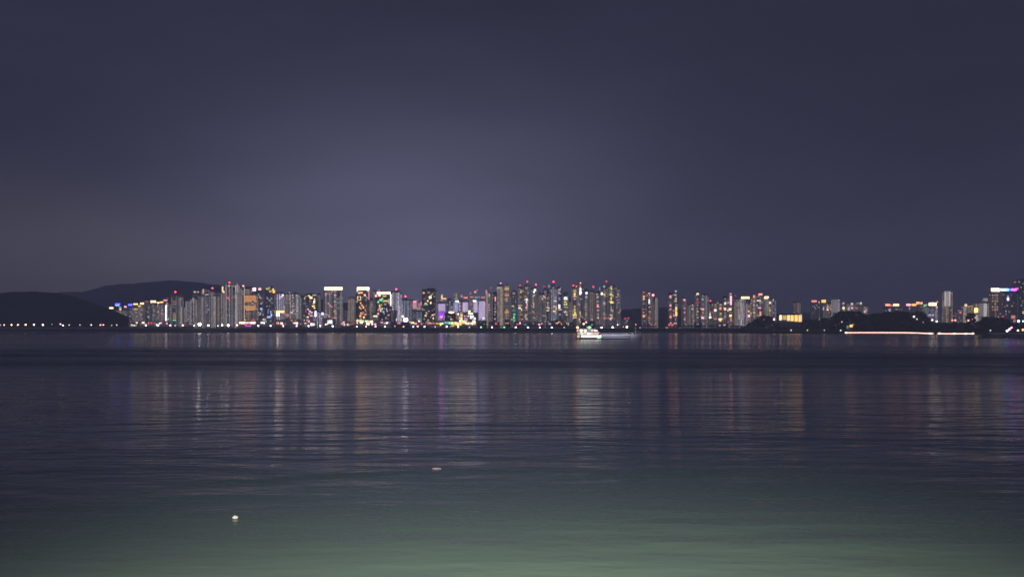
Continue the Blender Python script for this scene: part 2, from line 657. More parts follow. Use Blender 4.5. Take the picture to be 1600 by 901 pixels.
T(244, 250, 475, 'slim block with a golden roof light over pink windows', 'slim block with gold above pink', '245.5,478,p3,2,3 246,487,c2,4,2 246,495,y1', crown='247,473,y4,5,2.4', dim=.3, Y=1965, roof=False)
T(250, 256.5, 474, 'slim block with golden roof edge beside the tall white light bar', 'slim block beside the tall white bar', '254,484,p2,1.4,2 254.5,490,v2,1.4,2 254.7,494,r2,1.4,2 254,499,r1', crown='252.5,472,y4,5,1.8', dim=.3, Y=1945, roof=False)
T(256.5, 263.5, 472, 'slim tower with a full height white light bar and red roof lights', 'tower with the full height white bar', '259,489,w4,2.4,24 259,478,w4,3.6,3 263,498,g2 262,503,g2 261,474,o2', crown='258.5,469,p3,6,2 262,466,v0,3,1', dim=.3, Y=1985)
T(263.5, 269, 474, 'dim violet tower between the white bar and the striped green tower', 'dim violet tower beside the white bar', '265,479,B1 266,484,v1,4,1.2 265,491,v0', dim=.35, tint='v', Y=2035)
T(269, 277.5, 460, 'dark tower with green and yellow floor stripes under a red beacon', 'striped tower under the lone red beacon',
  '272.5,471,y1,6,1.2 272.5,475,y1,6,1.2 272.5,489.5,y1,5,1.2 272.5,493,y2,5,1.2 272.5,496.5,y2,5,1.2 272.5,500,g3,5,1.2 272.5,480,d0,5,1', beacon='274,456,r4', dim=.18, Y=1930)
T(278.5, 285.5, 463, 'pale slab edge rising plainly beside the green striped tower', 'plain slab beside the striped tower', '283.5,492,d1,2,26', dim=.30, Y=2000, wall='concrete')
T(287, 291, 479, 'thin low grey slab in the gap of the grey towers', 'thin low slab', '288,486,d0', dim=.25, Y=2090)
T(291.5, 299, 469, 'grey tower with two faint violet bands', 'grey tower with faint violet bands', '295,485,d0,5,1 295,498,p1,4,1.2 294,471,d0,4,1', dim=.34, Y=2045)
T(299.5, 310, 464, 'grey tower under a pair of dim cream roof lamps', 'tower under the paired cream roof lamps', '302,468,d1,3,6 306,485,d0,1.5,18', crown='304.5,456,c2,3.6,2.4 309.5,456,d2,2.6,2.4', dim=.34, Y=1990)
T(310.5, 317.5, 462, 'grey tower with pale vertical corner and white lamp at its foot', 'tower with the pale vertical corner', '314.8,483,d0,1.2,34', dim=.35, Y=2025)
T(317.8, 328, 458, 'grey tower with scattered bluish rooms in its middle', 'tower with bluish rooms in its middle', '324,477,b1 325,483,b1,4,2 323,487,d1 326,484,b1', crown='317.8,455,c2,2,7 323.5,460,p2,5,2', dim=.33, Y=1960)
T(328, 334.5, 454, 'narrow tower topped by the red beacon left of the warm column', 'narrow tower under the red beacon', beacon='332,450,r4', crown='337,460,p2,3,2.4', lights='331,494,r0 331,470,d0', dim=.33, Y=2030)
T(334.8, 343, 461, 'grey tower with two thin glowing vertical seams', 'tower with two thin glowing seams', '335.5,483,c0,1.2,40 341,483,c0,1.2,36', dim=.34, Y=1940)
T(343.5, 352.5, 456, 'grey tower with a flame shaped cream light at the roof', 'tower with the flame shaped roof light', '349.5,484,c0,1.3,40 350,485,d0', crown='348,451.5,c3,2.4,8 349.5,456,c3,3,3', dim=.33, Y=1985)
T(353, 362.5, 446, 'tall tower with upper and lower red beacons on its edge', 'tall tower with two red beacons', '353.6,477,d1,1.2,66 356,465,r3,3,3 358,467,r2,3,2 358,446.5,c2,3,3 364,447,c1,5,1.5', beacon='358.5,441.5,r4', dim=.36, Y=1930)
T(363, 368, 458, 'low shouldered grey tower between two tall bright edged ones', 'low shouldered grey tower', dim=.30, Y=2040)
T(368.5, 373.5, 444, 'thin tall tower with a bright whitish face', 'thin tall whitish tower', '371,450,d1,2.6,14 370,482,d1,2.4,46', dim=.5, Y=1950, wall='concrete')
T(374, 380.5, 449, 'grey tower whose red beacon glows just above its roof', 'tower right of the thin whitish one', '374.8,482,v0,1.3,44 378,465,r1', beacon='380,446.5,p3', dim=.36, Y=2020)
T(381, 402, 450, 'broad tower with two glowing orange blocks of floors', 'broad tower with the orange floors',
  '391,468,o2,19,2.4 391,465,o2,19,2 391,462.8,o3,18,1 388,470.6,o2,12,2 399,470.6,o2,5,2 391,478.6,o2,18,2.2 391,481.4,o2,18,2 391,483.6,o3,14,1 390,475,o0,3,2 394,474,c2,3,1.5 398,476,o1,3,2 381.8,474,c2,1,52 383,499.5,c2,2,2 395,500,r2,3,2 388,489,o0,8,2 387,494,o0,6,1.5',
  crown='397.5,452,w4,5,5 394,453,r2,2,6 386,453,d1,6,1.5 386,457,d0,8,1.5', dim=.22, tint='w', Y=1925, bays=4)
T(402.5, 412, 456, 'dark tower with a diagonal trail of grey lights', 'dark tower with the diagonal trail of lights',
  '404,460,b2,2.4,2.4 406,464,d2,2,3 408,466,b1 411,472,p3,2.4,3 408,474,v2,3,2 409,482.5,b3,5,3 404,488,d2 407,490,d2,2,4 405,492,d1 410,499,w2,3,2 406,498,g2 409,486,b1',
  crown='406,451.5,p4,4,3.4', wall='dark', dim=.12, tint='k', Y=1940)
T(412.5, 430, 449.5, 'dark tower with an olive and amber crown and blue lights low down', 'dark tower with the amber crown',
  '418,466,b2 421,469,b2,2.4,2 424,466,v1,3,2 417,464,m0 423,487,b3,2,2 424,492,b3,2.4,5 419,487,b1,2,6 420,495,b3,5,3 417,498,w3,5,3 423,497,b2 414,503,w3,4,3 419,500,g2 426,473,d0 421,478,v0 420,483,o0',
  crown='418,451,y2,5,3 421,449.5,g1,3,4 422.5,455,y2,4,3 428,455.5,o4,3.4,4 427,452,y3,3,3', wall='dark', dim=.13, tint='k', Y=1920)
T(430.5, 444.5, 458, 'pinkish grey tower with a slanted white light above a yellow bar', 'pinkish tower with the slanted white light',
  '442,461,v4,3,3 440,463,v3,3,2.6 437.5,465.5,v3,1.6,3.4 437,474,b1,1.2,14 442.6,474,b1,1.2,24 431.4,472,p1,1.5,26 444,484,y2,.8,14 437,486.8,y5,14,2.6 432.5,491,w6,7,5', dim=.55, tint='v', Y=1950, wall='concrete')
T(445.5, 456, 459, 'grey tower with a chequer of small cream lights', 'tower with the cream chequer', ' '.join(f'{x},{y},c1,1.8,1.8' for x in (448, 452) for y in (461, 464.5, 468, 473) if (x + y) % 2 < 1.6) + ' 454,478,d0 448,492,s2,6,4 452,493,s1', crown='452.5,457,v1,3,2', dim=.42, Y=1985)
T(456.5, 468, 459, 'grey tower with zigzag rows of whitish lights down its face', 'tower with zigzag rows of lights',
  '457.5,461,d2 463.5,461,d2 466,462,d1 458,465,d2 464,466,d1 457,469,d1 464.5,470,d2 459,474,c1 465,473,d1 457,478,d2 460,478,d1 465,480,d2 458,485,d2 461,483,d1 456,488,d3,3,2 464,486,d2 462,490,d2,5,1', dim=.42, Y=1935)
T(470, 473.5, 462, 'sliver of plain grey tower behind the zigzag lit one', 'sliver of grey tower', dim=.3, Y=2080)
T(474, 495, 460, 'dark wide tower with scattered cream and yellow lit rooms', 'dark wide tower with scattered cream rooms',
  '476,466,c2,2,3 478,463,y1 482.5,462,y3,3,2.4 486,465,c4,4,3 484,463.5,c3,2,2 491,461,d2,6,2 491.5,467,y3,2,2.4 491,471,w4,2.4,3.4 490,474,y3,3,1.6 489.5,478,y4,4,2 491.5,481,y4,2,2 476,474,d0,5,2 479,478,d0,5,1.6 481.5,483,p3,2.4,2.4 484,486,v3,3,2.4 487,488,v3,3,2.4 483,490,o3,3,2 486.5,493,p3,4,2 478,486,r1,2,5 481,495,w3,3,2 475.5,493,c1 475.5,500,c2 480,500,v2,2,3',
  wall='dark', dim=.10, tint='k', Y=1915)
T(496, 500.5, 459, 'slender plain grey tower beside the dark one with cream rooms', 'slender plain grey tower', '', dim=.46, Y=1960)
T(490.5, 506.5, 487, 'low block glowing violet white behind the bright kerb', 'low block glowing violet white',
  '493,490,w4,2.6,9 497,489,b2 504,490,v4,3.4,4 499,494,v2 502,497,d2', Y=1900, dim=.4, tint='v', roof=False)
T(507, 534.5, 454, 'broad grey tower under a long solid cream crown bar', 'broad tower under the long cream crown bar',
  '509,459.5,p2,2.4,5 523.5,461,d2,4,2 513,474,p2,2,3 515.5,477,p2,2.4,2.4 518,479,p2,3,2 523,471,d2,3,2 523,486,o2,3,4 525,490,o2,2,2 511.5,491,o1,3,3 514,494,p2,3,2 522,497,s3,8,2 519,455,p2,3,1.6 523,455,o2,2,2 518,458,v1 530,467,d0,6,2 530,481,d0,6,2 526,485,d0,1.2,40 533,480,d0,2,48',
  crown='521,450.6,c5,28,4.6', wall='warm', dim=.26, tint='n', Y=1920, bays=5)
T(536.5, 543, 483, 'short bluish block in the gap right of the long crown bar', 'short bluish block', '', dim=.3, tint='b', Y=1990)
T(544.5, 554.5, 465, 'middle height pale striped tower between two crowned towers', 'pale striped tower between two crowned ones', '546,485,c0,1.2,34 549.5,485,d0,1.2,34 552.5,485,d0,1.2,34', dim=.5, tint='w', Y=1955, wall='concrete')
T(557, 577, 454, 'dark tower with cream crown and a cascade of orange windows', 'tower with the orange window cascade',
  '564,457,o3,6,3 561,458,c3,3,2 570,461,p4,2.6,3 561,463,o2,2 558.8,465,c3,1.4,5 563.5,465,c3,1.4,5 561,468.6,o3,5,1.4 558,471,c2 563.6,473.5,o3,2,3 565.6,477,o3,2,3 567.8,480,o4,2,3.4 562,480,o3,2,3.4 564,482,c2 571,484,o2,2,3 564,489,o3,3,2 567.5,488,s2,3,2 571,491,o3,3,2 563,493.5,s4,2.6,3 568.5,496,o4,2.6,4 565,491,s2 572,487,s1 576.4,461,p2,2,14 574,465,s2,2,2 572,478,s1 559,498,s3,3,2 569,500,c4,2,3',
  crown='567.5,450.6,c5,19,4.4 558.5,454,c3,2.4,3 575,453.5,c3,3,3', wall='dark', dim=.12, tint='k', Y=1915, bays=4)
T(577.5, 582.5, 467, 'narrow plain tower hugging the orange window cascade', 'narrow plain tower by the orange cascade', '', dim=.45, tint='w', Y=1990)
T(583, 587.5, 454, 'narrow pale tower just before the green and yellow windowed one', 'narrow pale tower', '585,458,d1 586,480,d0', dim=.5, Y=2020, wall='concrete')
T(588, 612, 457, 'dark tower with short cream crown, white side bar and greenish windows', 'tower with the white side bar and greenish windows',
  '593,461.5,c4,3,3 601,462.6,y3,6,1.4 597,466,c2 591,472,g3,3,2 595,468.5,g3,4,3 598,467,g2 602,470,y3,6,2 606,470,g2,1.4,5 593,477,y3,2,3 596,476,y2 593.5,481,o3,2,6 597,482,g3,2,3 595,485,c3,2,4 599,487,b3,2.4,2.4 591,484,p2,2,4 602,475,v1,4,3 604,483,v2,2,4 605,486,d2 607,492,p2,3,3 603,497,d1 598,471.5,g1 608,471,c2,1.6,8 597,499,p2 610.6,468.5,w4,1.8,18',
  crown='599.5,457.8,c5,21,3.6 587.5,462,p4,3.4,3.4 592,453.5,p1,3,3', wall='dark', dim=.11, tint='k', Y=1910, bays=4)
T(582, 592, 490, 'low cut block with a yellow bar beneath the white barred tower', 'low block with the yellow bar', '586.5,493.6,c4,6,2 591,490,p3,3,3 588.5,496,d1', Y=1893, dim=.2, roof=False)
T(612.5, 627, 455, 'pale violet stepped tower carrying a bright red beacon', 'pale violet stepped tower under the bright beacon', '615,466,d0,2,20 624,466,d0,2,20', beacon='619,451.8,r5', dim=.62, tint='v', Y=1960, wall='concrete', bays=5)
T(613, 619.5, 485.5, 'low dark arch shaped block before the violet stepped tower', 'low dark arch shaped block', '', dim=.10, tint='b', Y=1900, roof=False, wall='dark')
T(627, 641, 468, 'dim bluish tower under the lower red beacon', 'dim bluish tower under the lower beacon', '628.5,494,w4,4,3 634,499.5,w6,6,5 632,490,d0 640,482,d0', beacon='633.5,463,r5', dim=.42, tint='b', Y=1990)
T(642.5, 652, 469, 'short tower glowing pinkish white from its upper floors', 'short tower glowing pinkish white', '648,471,p3,5,3 648,477,p2,6,9 652,470,p1', dim=.45, tint='w', Y=1950)
T(652.5, 660, 472, 'short tower with mauve lit floors beside the dark speckled one', 'short tower with mauve floors', '655,477,p1,4,8 658,474,p2,2,6 660,483,w1', dim=.4, tint='v', Y=1975)
T(644, 659.5, 485, 'low teal block in front of the pinkish short towers', 'low teal block', '656,498,g1 648,492,b0', dim=.22, tint='b', Y=1905, roof=False)
T(660, 680.5, 452.5, 'tall dark tower speckled with small cream windows', 'tall dark tower with cream speckles',
  '662,457.5,o3,3,2.6 669,456.5,y1,2,2 672,464.5,c4,4,4 674,461,c2 676,459,y1 668.5,470,c3,2,3 665,474,c3,3,2 667,475.6,g2,3,2 673,473,c4,2,3 671,467,c1 666,489,c2,2,3 665,493,c3,3,2.4 663,498,y1 676,492,c3,3,2 677,497,c3,2,3 673,495,p1 670,486,d2,2,2 669,500,c2 676,502,o2 679,491,c2 678.5,463,c1 676,485,r1 663,467,d0',
  wall='dark', dim=.07, tint='k', Y=1915, bays=4)
T(681, 683, 454, 'needle thin grey tower against the right edge of the speckled one', 'needle thin grey tower', '', dim=.4, Y=1965, roof=False, bays=1)
T(684, 696.5, 473, 'white lit tower on a purple base with a gold lantern roof', 'white lit tower with the gold lantern roof',
  '690,480,v2,10,11 690,491,V3,9,6', crown='690.5,464,y3,2.4,6 694,466.5,y3,5,2 697,467,p2,1.5,4 690,469,c1,3,3 691,460,d1', dim=.4, tint='v', Y=1940)
T(697.5, 707.5, 468, 'dim blue grey tower between the gold lantern and the olive spires', 'dim blue grey tower', '706,480,s2,2,3 699,476,v1', dim=.38, tint='b', Y=2010)
T(708.5, 717.5, 470, 'bluish white tower with olive twin spires on its roof', 'bluish white tower with olive twin spires', '713,479,b2,5,16 714,471,w4,6,3 717.6,478,p2,1.5,12', crown='709,460,y0,1.4,4 713,462,y1,2,8 713,467,g1,6,1.6', dim=.5, tint='v', Y=1930)
T(718, 721.5, 471, 'narrow tower pricked with pink and violet lights', 'narrow tower with pink dots', '719,473,p2 719,478,v2 719,484,p2,2,3', dim=.35, tint='v', Y=2020, crown='721,462.6,p2,2,3')
T(722, 732, 470, 'pale blue lit tower with a salmon roof bar', 'pale blue tower with the salmon roof bar', '727,479,v2,8,14 725,480,w2,1.5,12', crown='727.5,465,s3,6,2.2 721.6,462.4,p2,2,3', dim=.5, tint='v', Y=1955)
T(733, 739, 466, 'dim green tinged tower beside the pale blue one', 'dim green tinged tower', '737,475,d1 738,482,d1', crown='735,458,p1,2,4 737,464,p2,5,2', dim=.3, Y=2030)
T(739.5, 746.5, 468, 'lavender lit tower with salmon and green roof lights', 'lavender tower with salmon and green roof lights', '742.6,480,v2,5,22 741.5,470,w4,5,2.6 741,474,p2', crown='742.5,456,s3,3,3 745.6,453.2,p1,2.4,2.4 744,464.6,g1,5,3', dim=.5, tint='v', Y=1950)
T(747, 758.5, 470, 'wide lavender white tower bright from top to foot', 'wide lavender white tower', '753,484,v2,9,27 752,478,w1,1.4,16 755.5,497,w3,3,3', crown='755,464.5,s2,6,2.4 749,464,d1', dim=.5, tint='v', Y=1925)
T(759, 763, 455, 'thin pinkish tower with a rosy lit top', 'thin pinkish tower', crown='760,456,p2,2.4,6', lights='761,480,w0,2,40', dim=.5, tint='w', Y=1985)
T(763.5, 768, 458, 'slim tower with a dotted column of rosy lights', 'slim tower with dotted rosy lights', '764.5,461,c2,2,5 764,476,p2 764,480,p2 764.5,484,p2 766,497,p0', crown='767,449.5,r1,4,2.6', dim=.25, tint='w', Y=1945)
T(769.5, 776.5, 458, 'dark slim tower with one rosy white window column', 'dark slim tower with the rosy window column', '774,466.5,p3,2,6 774,470,p2 774,475,d1,3,1 773.5,482,c1 774,487,d2,3,2 773,491,d1 773.5,498,d2 ', dim=.12, tint='k', Y=1915, wall='dark')
T(777, 787, 446, 'tall plain greyish tower with a dim beacon and crown arc', 'tall plain tower with the crown arc', '779,449,d2,5,1.6 777,452,d1 781,450.6,d1', beacon='782.3,442.5,p2', dim=.42, tint='w', Y=1960)
T(787.5, 796.5, 446, 'tower with a solid stack of yellow and amber stair windows', 'tower with the amber stair window stack',
  '792,447.5,y1,7,1.2 792,450.5,y2,7,2.6 792,453,y1,7,2 792,458,o1,6,1.2 792,460.8,o2,7,2.4 792,463,o1,6,1.4 791.5,467,c1,4,3 791.5,470,c1,4,2 791.5,478.5,d0,7,1.2 792,484,y1,3,3 791.8,487,o2,6,3 791.8,489.4,o2,6,1.2 792,493,y1,6,1.2 791.5,497,o1,5,2 792.5,501,s2,3,2', dim=.16, wall='warm', Y=1925)
T(798, 808, 455, 'dark tower with a green lit column at its foot', 'dark tower with the green lit foot', '803,458,d1,4,3 801.5,478,c2,4,2 803,481,g0 803,485,g1,6,1.4 803.5,491,g2,3,3 803,496,g3,2,4 803.6,501,g2,3,3 800,499,c2', dim=.13, tint='b', Y=1940, wall='dark')
T(809, 817.5, 449, 'tower with a lime green zigzag near the top and gold floor', 'tower with the lime green zigzag', '814,453,y1 814,456,y2,3,3.4 817,454.6,y1 813.6,464,o1,4,2.6 813.5,472,d0,6,1 813,477,y2,6,1.6 812,481,w3,4,2.4 815,483.6,y3,2,3 811,479,w1 814,491.6,o1,5,2 815,499,p1,3,2 813,487,d0', beacon='812.5,446,r2', dim=.14, tint='n', Y=1915)
T(818.5, 828.5, 446, 'tower with a broken column of creamy white rooms under a beacon', 'tower with the broken creamy column', '822.5,450,y1,3,3 825,457.6,b1,3,3 821,463,y1,4,2 823,468,w3,3,4 822.6,472,w3,2,3 823.5,476,p3,2,3 822.6,480,p3,3,2.4 822.4,483.5,c1,2,3 822,491.6,c2,2,3 821,494.5,c2,3,2 822.4,498,c2,3,2.4 820,468,c2', beacon='824,440,r3', dim=.17, Y=1940)
T(829.5, 839.5, 450, 'tower with a salmon white top room and hooked light column', 'tower with the hooked light column', '836,453,w4,3.2,3 834.4,456,w4,2.4,2.4 834.4,461,c2,4,2 833,463.6,d2,2,2 833,472,c1,2,3 834,475,c2,2,3 833.6,479,c2,2,3 833,487,o1,4,3 835,489,o1 834.5,496,d1,4,2 832,468,y0', beacon='837.5,444.6,r4', dim=.17, Y=1920)
T(841, 846, 458, 'plain grey tower with a single thin orange seam', 'plain tower with the thin orange seam', '843,466,o0,1.2,6 844,490,p0', dim=.32, Y=2000)
T(846, 852, 460, 'low dark tower topped by a small rosy cluster', 'low dark tower with the rosy top cluster', '850,463,p3,2,2.4 847.5,466,c2,3,2 852,465,c2,2,2 848,468,d1 850,493,c2,5,1', crown='850,447.8,r1,4,3', dim=.14, Y=1950, wall='dark')
T(853, 860.5, 457, 'dark tower with four spaced cream bars on its lower half', 'dark tower with four cream bars', '856.5,465,c1,3,1.6 856,473,d2,2,3 856,477,c1 857,481,c3,3,2 855,480,c2,3,2 856,485,c3,4,1.6 856,467.6,d0', dim=.14, Y=1930, wall='dark')
T(858.5, 869.5, 446, 'tall mauve grey tower with a beacon and white then gold rooms', 'tall mauve tower with white then gold rooms', '858,447,d1,3,4 867.4,465,d1,2,5 867.4,470,d3,4,2 867,478.6,c3,5,1.2 869,482,y3,2,2.4 866.4,486,y3,5,2 868,489,y2,1.6,2 867,498.6,g1 866,494,b0', beacon='865,440,r4', dim=.26, tint='v', Y=1965)
T(870.5, 878.5, 450, 'dark blue tower with a large white pointed light halfway up', 'dark blue tower with the white pointed light', '874,452.6,d2,4,2.6 876,450,d1 874,457,d2,3,2 874.4,459,d2,5,1 874,466.6,b1,3,5 874,478.6,w4,2.6,6 875,483.5,d3,5,1.4 875,491,v1,3,3 872,456,c1', dim=.13, tint='b', Y=1915, wall='dark')
T(879.5, 888, 458, 'tower with a square white top window over lime ones', 'tower with the square white top window', '883.8,466,w4,5,4 883,471.6,y3,4,1.6 882,475.4,g3,2.4,2 885,475,y3,2,3 884.6,480,o2,5,2 882.6,479,o2 884,488,c2,4,2 882,487,w2 885.4,491.6,c3,3,1.2 884,485.6,d2 887,470,d0', dim=.15, Y=1935)
T(889, 892.5, 470, 'thin dim tower squeezed between two window stacks', 'thin dim squeezed tower', '', dim=.22, Y=2010)
T(893, 902, 449, 'tower with two bright golden window stacks and paired beacons', 'tower with the golden stacks', '898,454,y2,5,2.4 898,456.6,o2 897.8,460,y3,3,5 898,463.6,o3,6,1 898,467,c2,3,2 898,479,y2,2,4 898,484,y2,3,4 898.4,488.6,y3,3,3 898,492,y3,6,3 898,496,c3,6,1.2 895,490,y1 895,486,y1', beacon='895.8,446,r3 900.4,447.4,s2', dim=.15, wall='warm', Y=1915)
T(903, 911.5, 447, 'tower with one long brilliant white oval near its top', 'tower with the brilliant white oval', '907,452,w4,2.4,5 907,457,w4,3.6,4 906.6,460,w3,2,2 906.4,447,o2,3,2 905,475.6,p2,3,1.6 908,467,d1,4,2 903,474,p1 906.5,489,c2,2,5 907,494,y1,3,3 905.5,499,c2,2,4 907,503,c2,3,2', beacon='907,442,o2', dim=.16, Y=1940)
T(912, 919.5, 453, 'tower with a creamy square at its top and dim lower column', 'tower with the creamy top square', '916.4,457.6,w4,3.2,3 916,464,d2,3,3 915,475,d1,2,4 916,479,d1 913.4,479.6,s1 916,484,c1,2,2 915.6,489,c1,3,2 915.6,492,c1,3,1.6', dim=.17, Y=1960)
T(920.5, 929.5, 455, 'plain dusky tower below an isolated dim red beacon', 'plain dusky tower below the isolated beacon', '925,499,p2,2,4 925,493,d0 923,470,d0', beacon='927,448,r3', dim=.20, tint='w', Y=1990)
T(930.5, 937.5, 457, 'tower with a broken column topped grey and red in the middle', 'tower with the red middle light', '933,459.6,c1,3,3 934,464,d2,3,3 934,471,d1,4,2 934,477,p3,2.6,3 934.4,479.6,p3,4,1.2 934.6,484.6,d2,3,2 934.4,491,c1,2,4 934.4,496,c2,3,3 932,465,c0', dim=.13, Y=1925, wall='dark')
T(938, 948.5, 449, 'tall tower with cream and amber twin windows under a roof beacon', 'tall tower with cream and amber twins', '940.4,458.6,w4,3.2,3.6 944.4,460,o3,3,3 946,462.6,y1,6,1 944,447.6,d2,3,3 937,451,d1,1.6,5 944,473.6,d2,3,4 944,490,d1,3,3 944.4,497,s2,2,4 948,497,s2,5,1', beacon='947.6,439.6,r2', dim=.19, Y=1955)
T(949.5, 960.5, 446, 'tower with a long lime and yellow window spine', 'tower with the lime and yellow spine', '955,447.6,c2,3,2 955.4,451,y3,2,3 952.6,450,y1 954.6,456,g1,4,3 955,460,y3,3,3 957.6,462,y2,2,3 952.6,460,y2 955,466,y3,2,4 955.4,472,y4,3,3 957.8,472.6,y3,3,1.6 952.6,471,y2 955,481,c1,2,4 956,484.6,c2,4,2 955,492,c2,5,2 956,496,c2,3,3 954,498,p3,3,3 957.5,487,p1 951,497,p1', dim=.17, wall='grey', Y=1920)
T(961, 969.5, 451, 'last tower of the dense row with faint grey side lights', 'last tower of the dense row', '963,450.6,d0 967,454,d1 965.6,459,d2,2,3 966,462,c1 963.6,464,d1,4,1.6 965,468.6,d1,4,1.6 966,473,d1,4,1.6 967,488,c1,3,2 969.4,485,c1 964,478,d0', dim=.2, Y=1970)
T(970.5, 984, 497, 'low block with a pair of red lights in the skyline gap', 'low block with the paired red lights', '977,497.5,r2,3,2.6 981.6,497,r2,3,2.6 979.6,501,d1', Y=1960, dim=.08, wall='dark', roof=False)
T(1002.5, 1010, 457, 'dark tower with an amber column left of the violet windowed face', 'dark tower with the amber column', '1006,456.6,s1,4,2.4 1006,463,o3,3,3 1006,467,o3,2.4,3 1006.4,473.6,b1,2.4,2.4 1006,483,s1,7,1 1005.6,488,s2,3,2 1006,493.6,o3,3.4,4 1006.6,501,b0', dim=.10, wall='dark', Y=1920)
T(1010.5, 1019.5, 458, 'dark tower with an upright white light and a pink corner lamp', 'dark tower with the upright white light', '1010.6,461.6,p2,2,3 1014.4,458,p3,4,1.6 1014.6,461.6,v1,2,4 1014.4,466,c1 1014.4,471,w3,2.4,7 1014.6,479.6,p2 1015,487,c1,3,3 1014.6,492,o0 1014,496,o1,4,3 1014,500,y1 1014.6,504,s2 1017,507.6,r3,3,2.6 1020.4,461,p4,3.6,3.4', dim=.12, wall='dark', Y=1935)
T(1020, 1028.5, 464, 'plain taupe tower side with no lit rooms', 'plain taupe unlit tower', '1026,482,d0,3.4,34', dim=.22, tint='w', wall='warm', Y=1975)
T(1044.5, 1050.5, 459, 'slim tower with a rose lamp and red windows over a red pair', 'slim tower with rose windows', '1047.6,463.4,p3,3,4 1047.6,473,b0 1047.6,477,p3,3,3 1047.6,483,p2,3,3 1047.8,495,s3,3,3.6 1048,491,s0 1045.6,507.6,r4,3,2.4 1048,504.6,p3,2,2 1050.6,507.6,r4,3,2.4', dim=.10, wall='dark', Y=1920)
T(1051, 1059.5, 457, 'dark tower with a long golden window stack', 'dark tower with the long golden stack', '1056,455,d2,3,3 1055,460.6,d2,5,2 1056,467,c2,3,3 1055.4,470.4,c2,5,1.6 1056.4,476,d1 1056.6,482,y3,3,6 1056.6,490,o4,3,7 1052.4,485,p2 1053,493,p2,3,3 1056,486,o3,3,2 1055.6,499,b1 1055,505,c2,5,2 1052,490,s1', dim=.10, wall='dark', Y=1940)
T(1065.5, 1072.5, 466, 'thin tower dotted with dull rose windows', 'thin tower dotted dull rose', '1069.4,468.4,p3,3,3 1070,477,r0 1069.4,481.4,p2,3,2 1069.6,488,p2,3,3 1067.6,489.6,r0 1069.6,498.6,p2,3,3', dim=.14, Y=1960)
T(1079.5, 1085, 474, 'short slim tower with olive grey floors', 'short olive grey tower', '1082,476.6,d2 1082,482.6,d2,3,3 1084,489.6,y0,3,1 1082.4,494,d0,3,5 1084,500,c1,3,2 1085,502,d1', dim=.28, tint='w', Y=1990)
T(1086, 1094.5, 458, 'tower with a cream cap light over evenly spaced warm windows', 'tower with the cream cap light', '1090,459,c3,4,3 1090,467.6,o1,2.6,3 1090,472.6,r2,6,1.4 1090,476.6,c1,2,2 1089.6,482,c1 1090,486.6,c2,3,2.4 1090,491.6,y1,4,1 1090,496,c1,3,3 1090,500.6,r0 1090,506,b1,3,4', dim=.15, Y=1930)
T(1095, 1101.5, 461, 'slim tower with bluish tops and a rose lit lower room', 'slim tower with bluish upper rooms', '1098,462,d1 1098,467.6,b2,3,3 1098.6,475,b0 1098,483,p3,4,3 1095,482,p2 1098.4,488,c2,3,1.4 1098,496.4,p4,4,3 1095.6,494,c1 1099,505,d1 1098,491,y0', dim=.13, wall='dark', Y=1915)
T(1102, 1106.5, 461, 'narrow featureless grey tower beside the rose lit slim one', 'narrow featureless grey tower', '1103.6,480,d0,2,38', dim=.3, Y=1965)
T(1107, 1113, 473, 'short tower under a dull red lamp with a cream pointed light', 'short tower with the cream pointed light', '1109.4,491,c3,2,4 1109.6,495.6,w4,3.4,3 1109.6,487,c1 1113,488,o1', crown='', beacon='1110,470,r3', dim=.12, Y=1945, wall='dark')
T(1115, 1122, 474, 'short tower of amber and cream blots beside the bluish gap', 'short tower of amber and cream blots', '1118,475.6,c1,3,2 1118,479,o1,4,2 1117.6,484.6,w3,4,4 1117.6,490,v1,3,1 1118,498,s2,5,2 1119,494,d0 1121.6,473,c1', dim=.16, Y=1925)
T(1122.5, 1129.5, 473, 'tower with golden steps down to a bright yellow foot', 'tower with the bright yellow foot', '1126,476,d2,2.4,2.4 1125.6,481.6,o3,3,4 1129,479,r1 1126,490,y2,3,3 1125.6,493.6,y1,4,1 1125,498.6,c4,4,3 1128,498,y3,4,2 1125.6,501,y3,3,2 1130.6,501,y2', dim=.14, Y=1950)
T(1130, 1135.5, 464, 'slim tower with pinkish white blocks halfway up', 'slim tower with pinkish white blocks', '1133,466.6,d1 1133,474,w3,3,3.6 1133,482.6,p4,3,4 1131,481,p2 1133,489,d1 1133,494,v1,3,4 1132.6,497,d1', dim=.12, wall='dark', Y=1930)
T(1137, 1145.5, 459, 'dark tower with a long salmon streak above yellow blots', 'dark tower with the salmon streak', '1141.6,459,d2,3.6,2.4 1142,469,p4,3,14 1138,472.6,w2,3,1.4 1140.6,483,c4,4,3 1137.6,485,c3,3,1.6 1141.4,493,y4,4,3 1142,488,y1,5,1 1142,499,s2,3,6 1138,503,p1 1141.6,507,s1', dim=.10, wall='dark', Y=1915)
T(1146, 1150, 466, 'narrow grey tower right of the salmon streak', 'narrow grey tower by the salmon streak', '1149,462,s0 1148.6,490,d0,2,36', dim=.25, Y=1980, tint='w')
T(1152, 1166.5, 467, 'silvery tower of fine white vertical stripes', 'silvery finely striped tower', '1153.6,475,c1,1.6,6 1153.6,486,c1,1.6,9 1157,482,d1,1.6,10 1160,488,d1,2,22 1155,495,w1,2,8 1163,486,d0,1.6,20', crown='1164.5,465,c4,13,3.4', dim=.6, tint='n', wall='concrete', Y=1925, bays=5)
T(1167, 1173.5, 472, 'slim tower with warm blots and a pink foot lamp', 'slim tower with warm blots', '1169.6,478.6,o1 1169.4,486,o3,3.6,3 1165.6,484,o1 1169.6,493.4,p4,4,4 1169,499,p2,3,1.6 1173,487,c1', dim=.22, Y=1955)
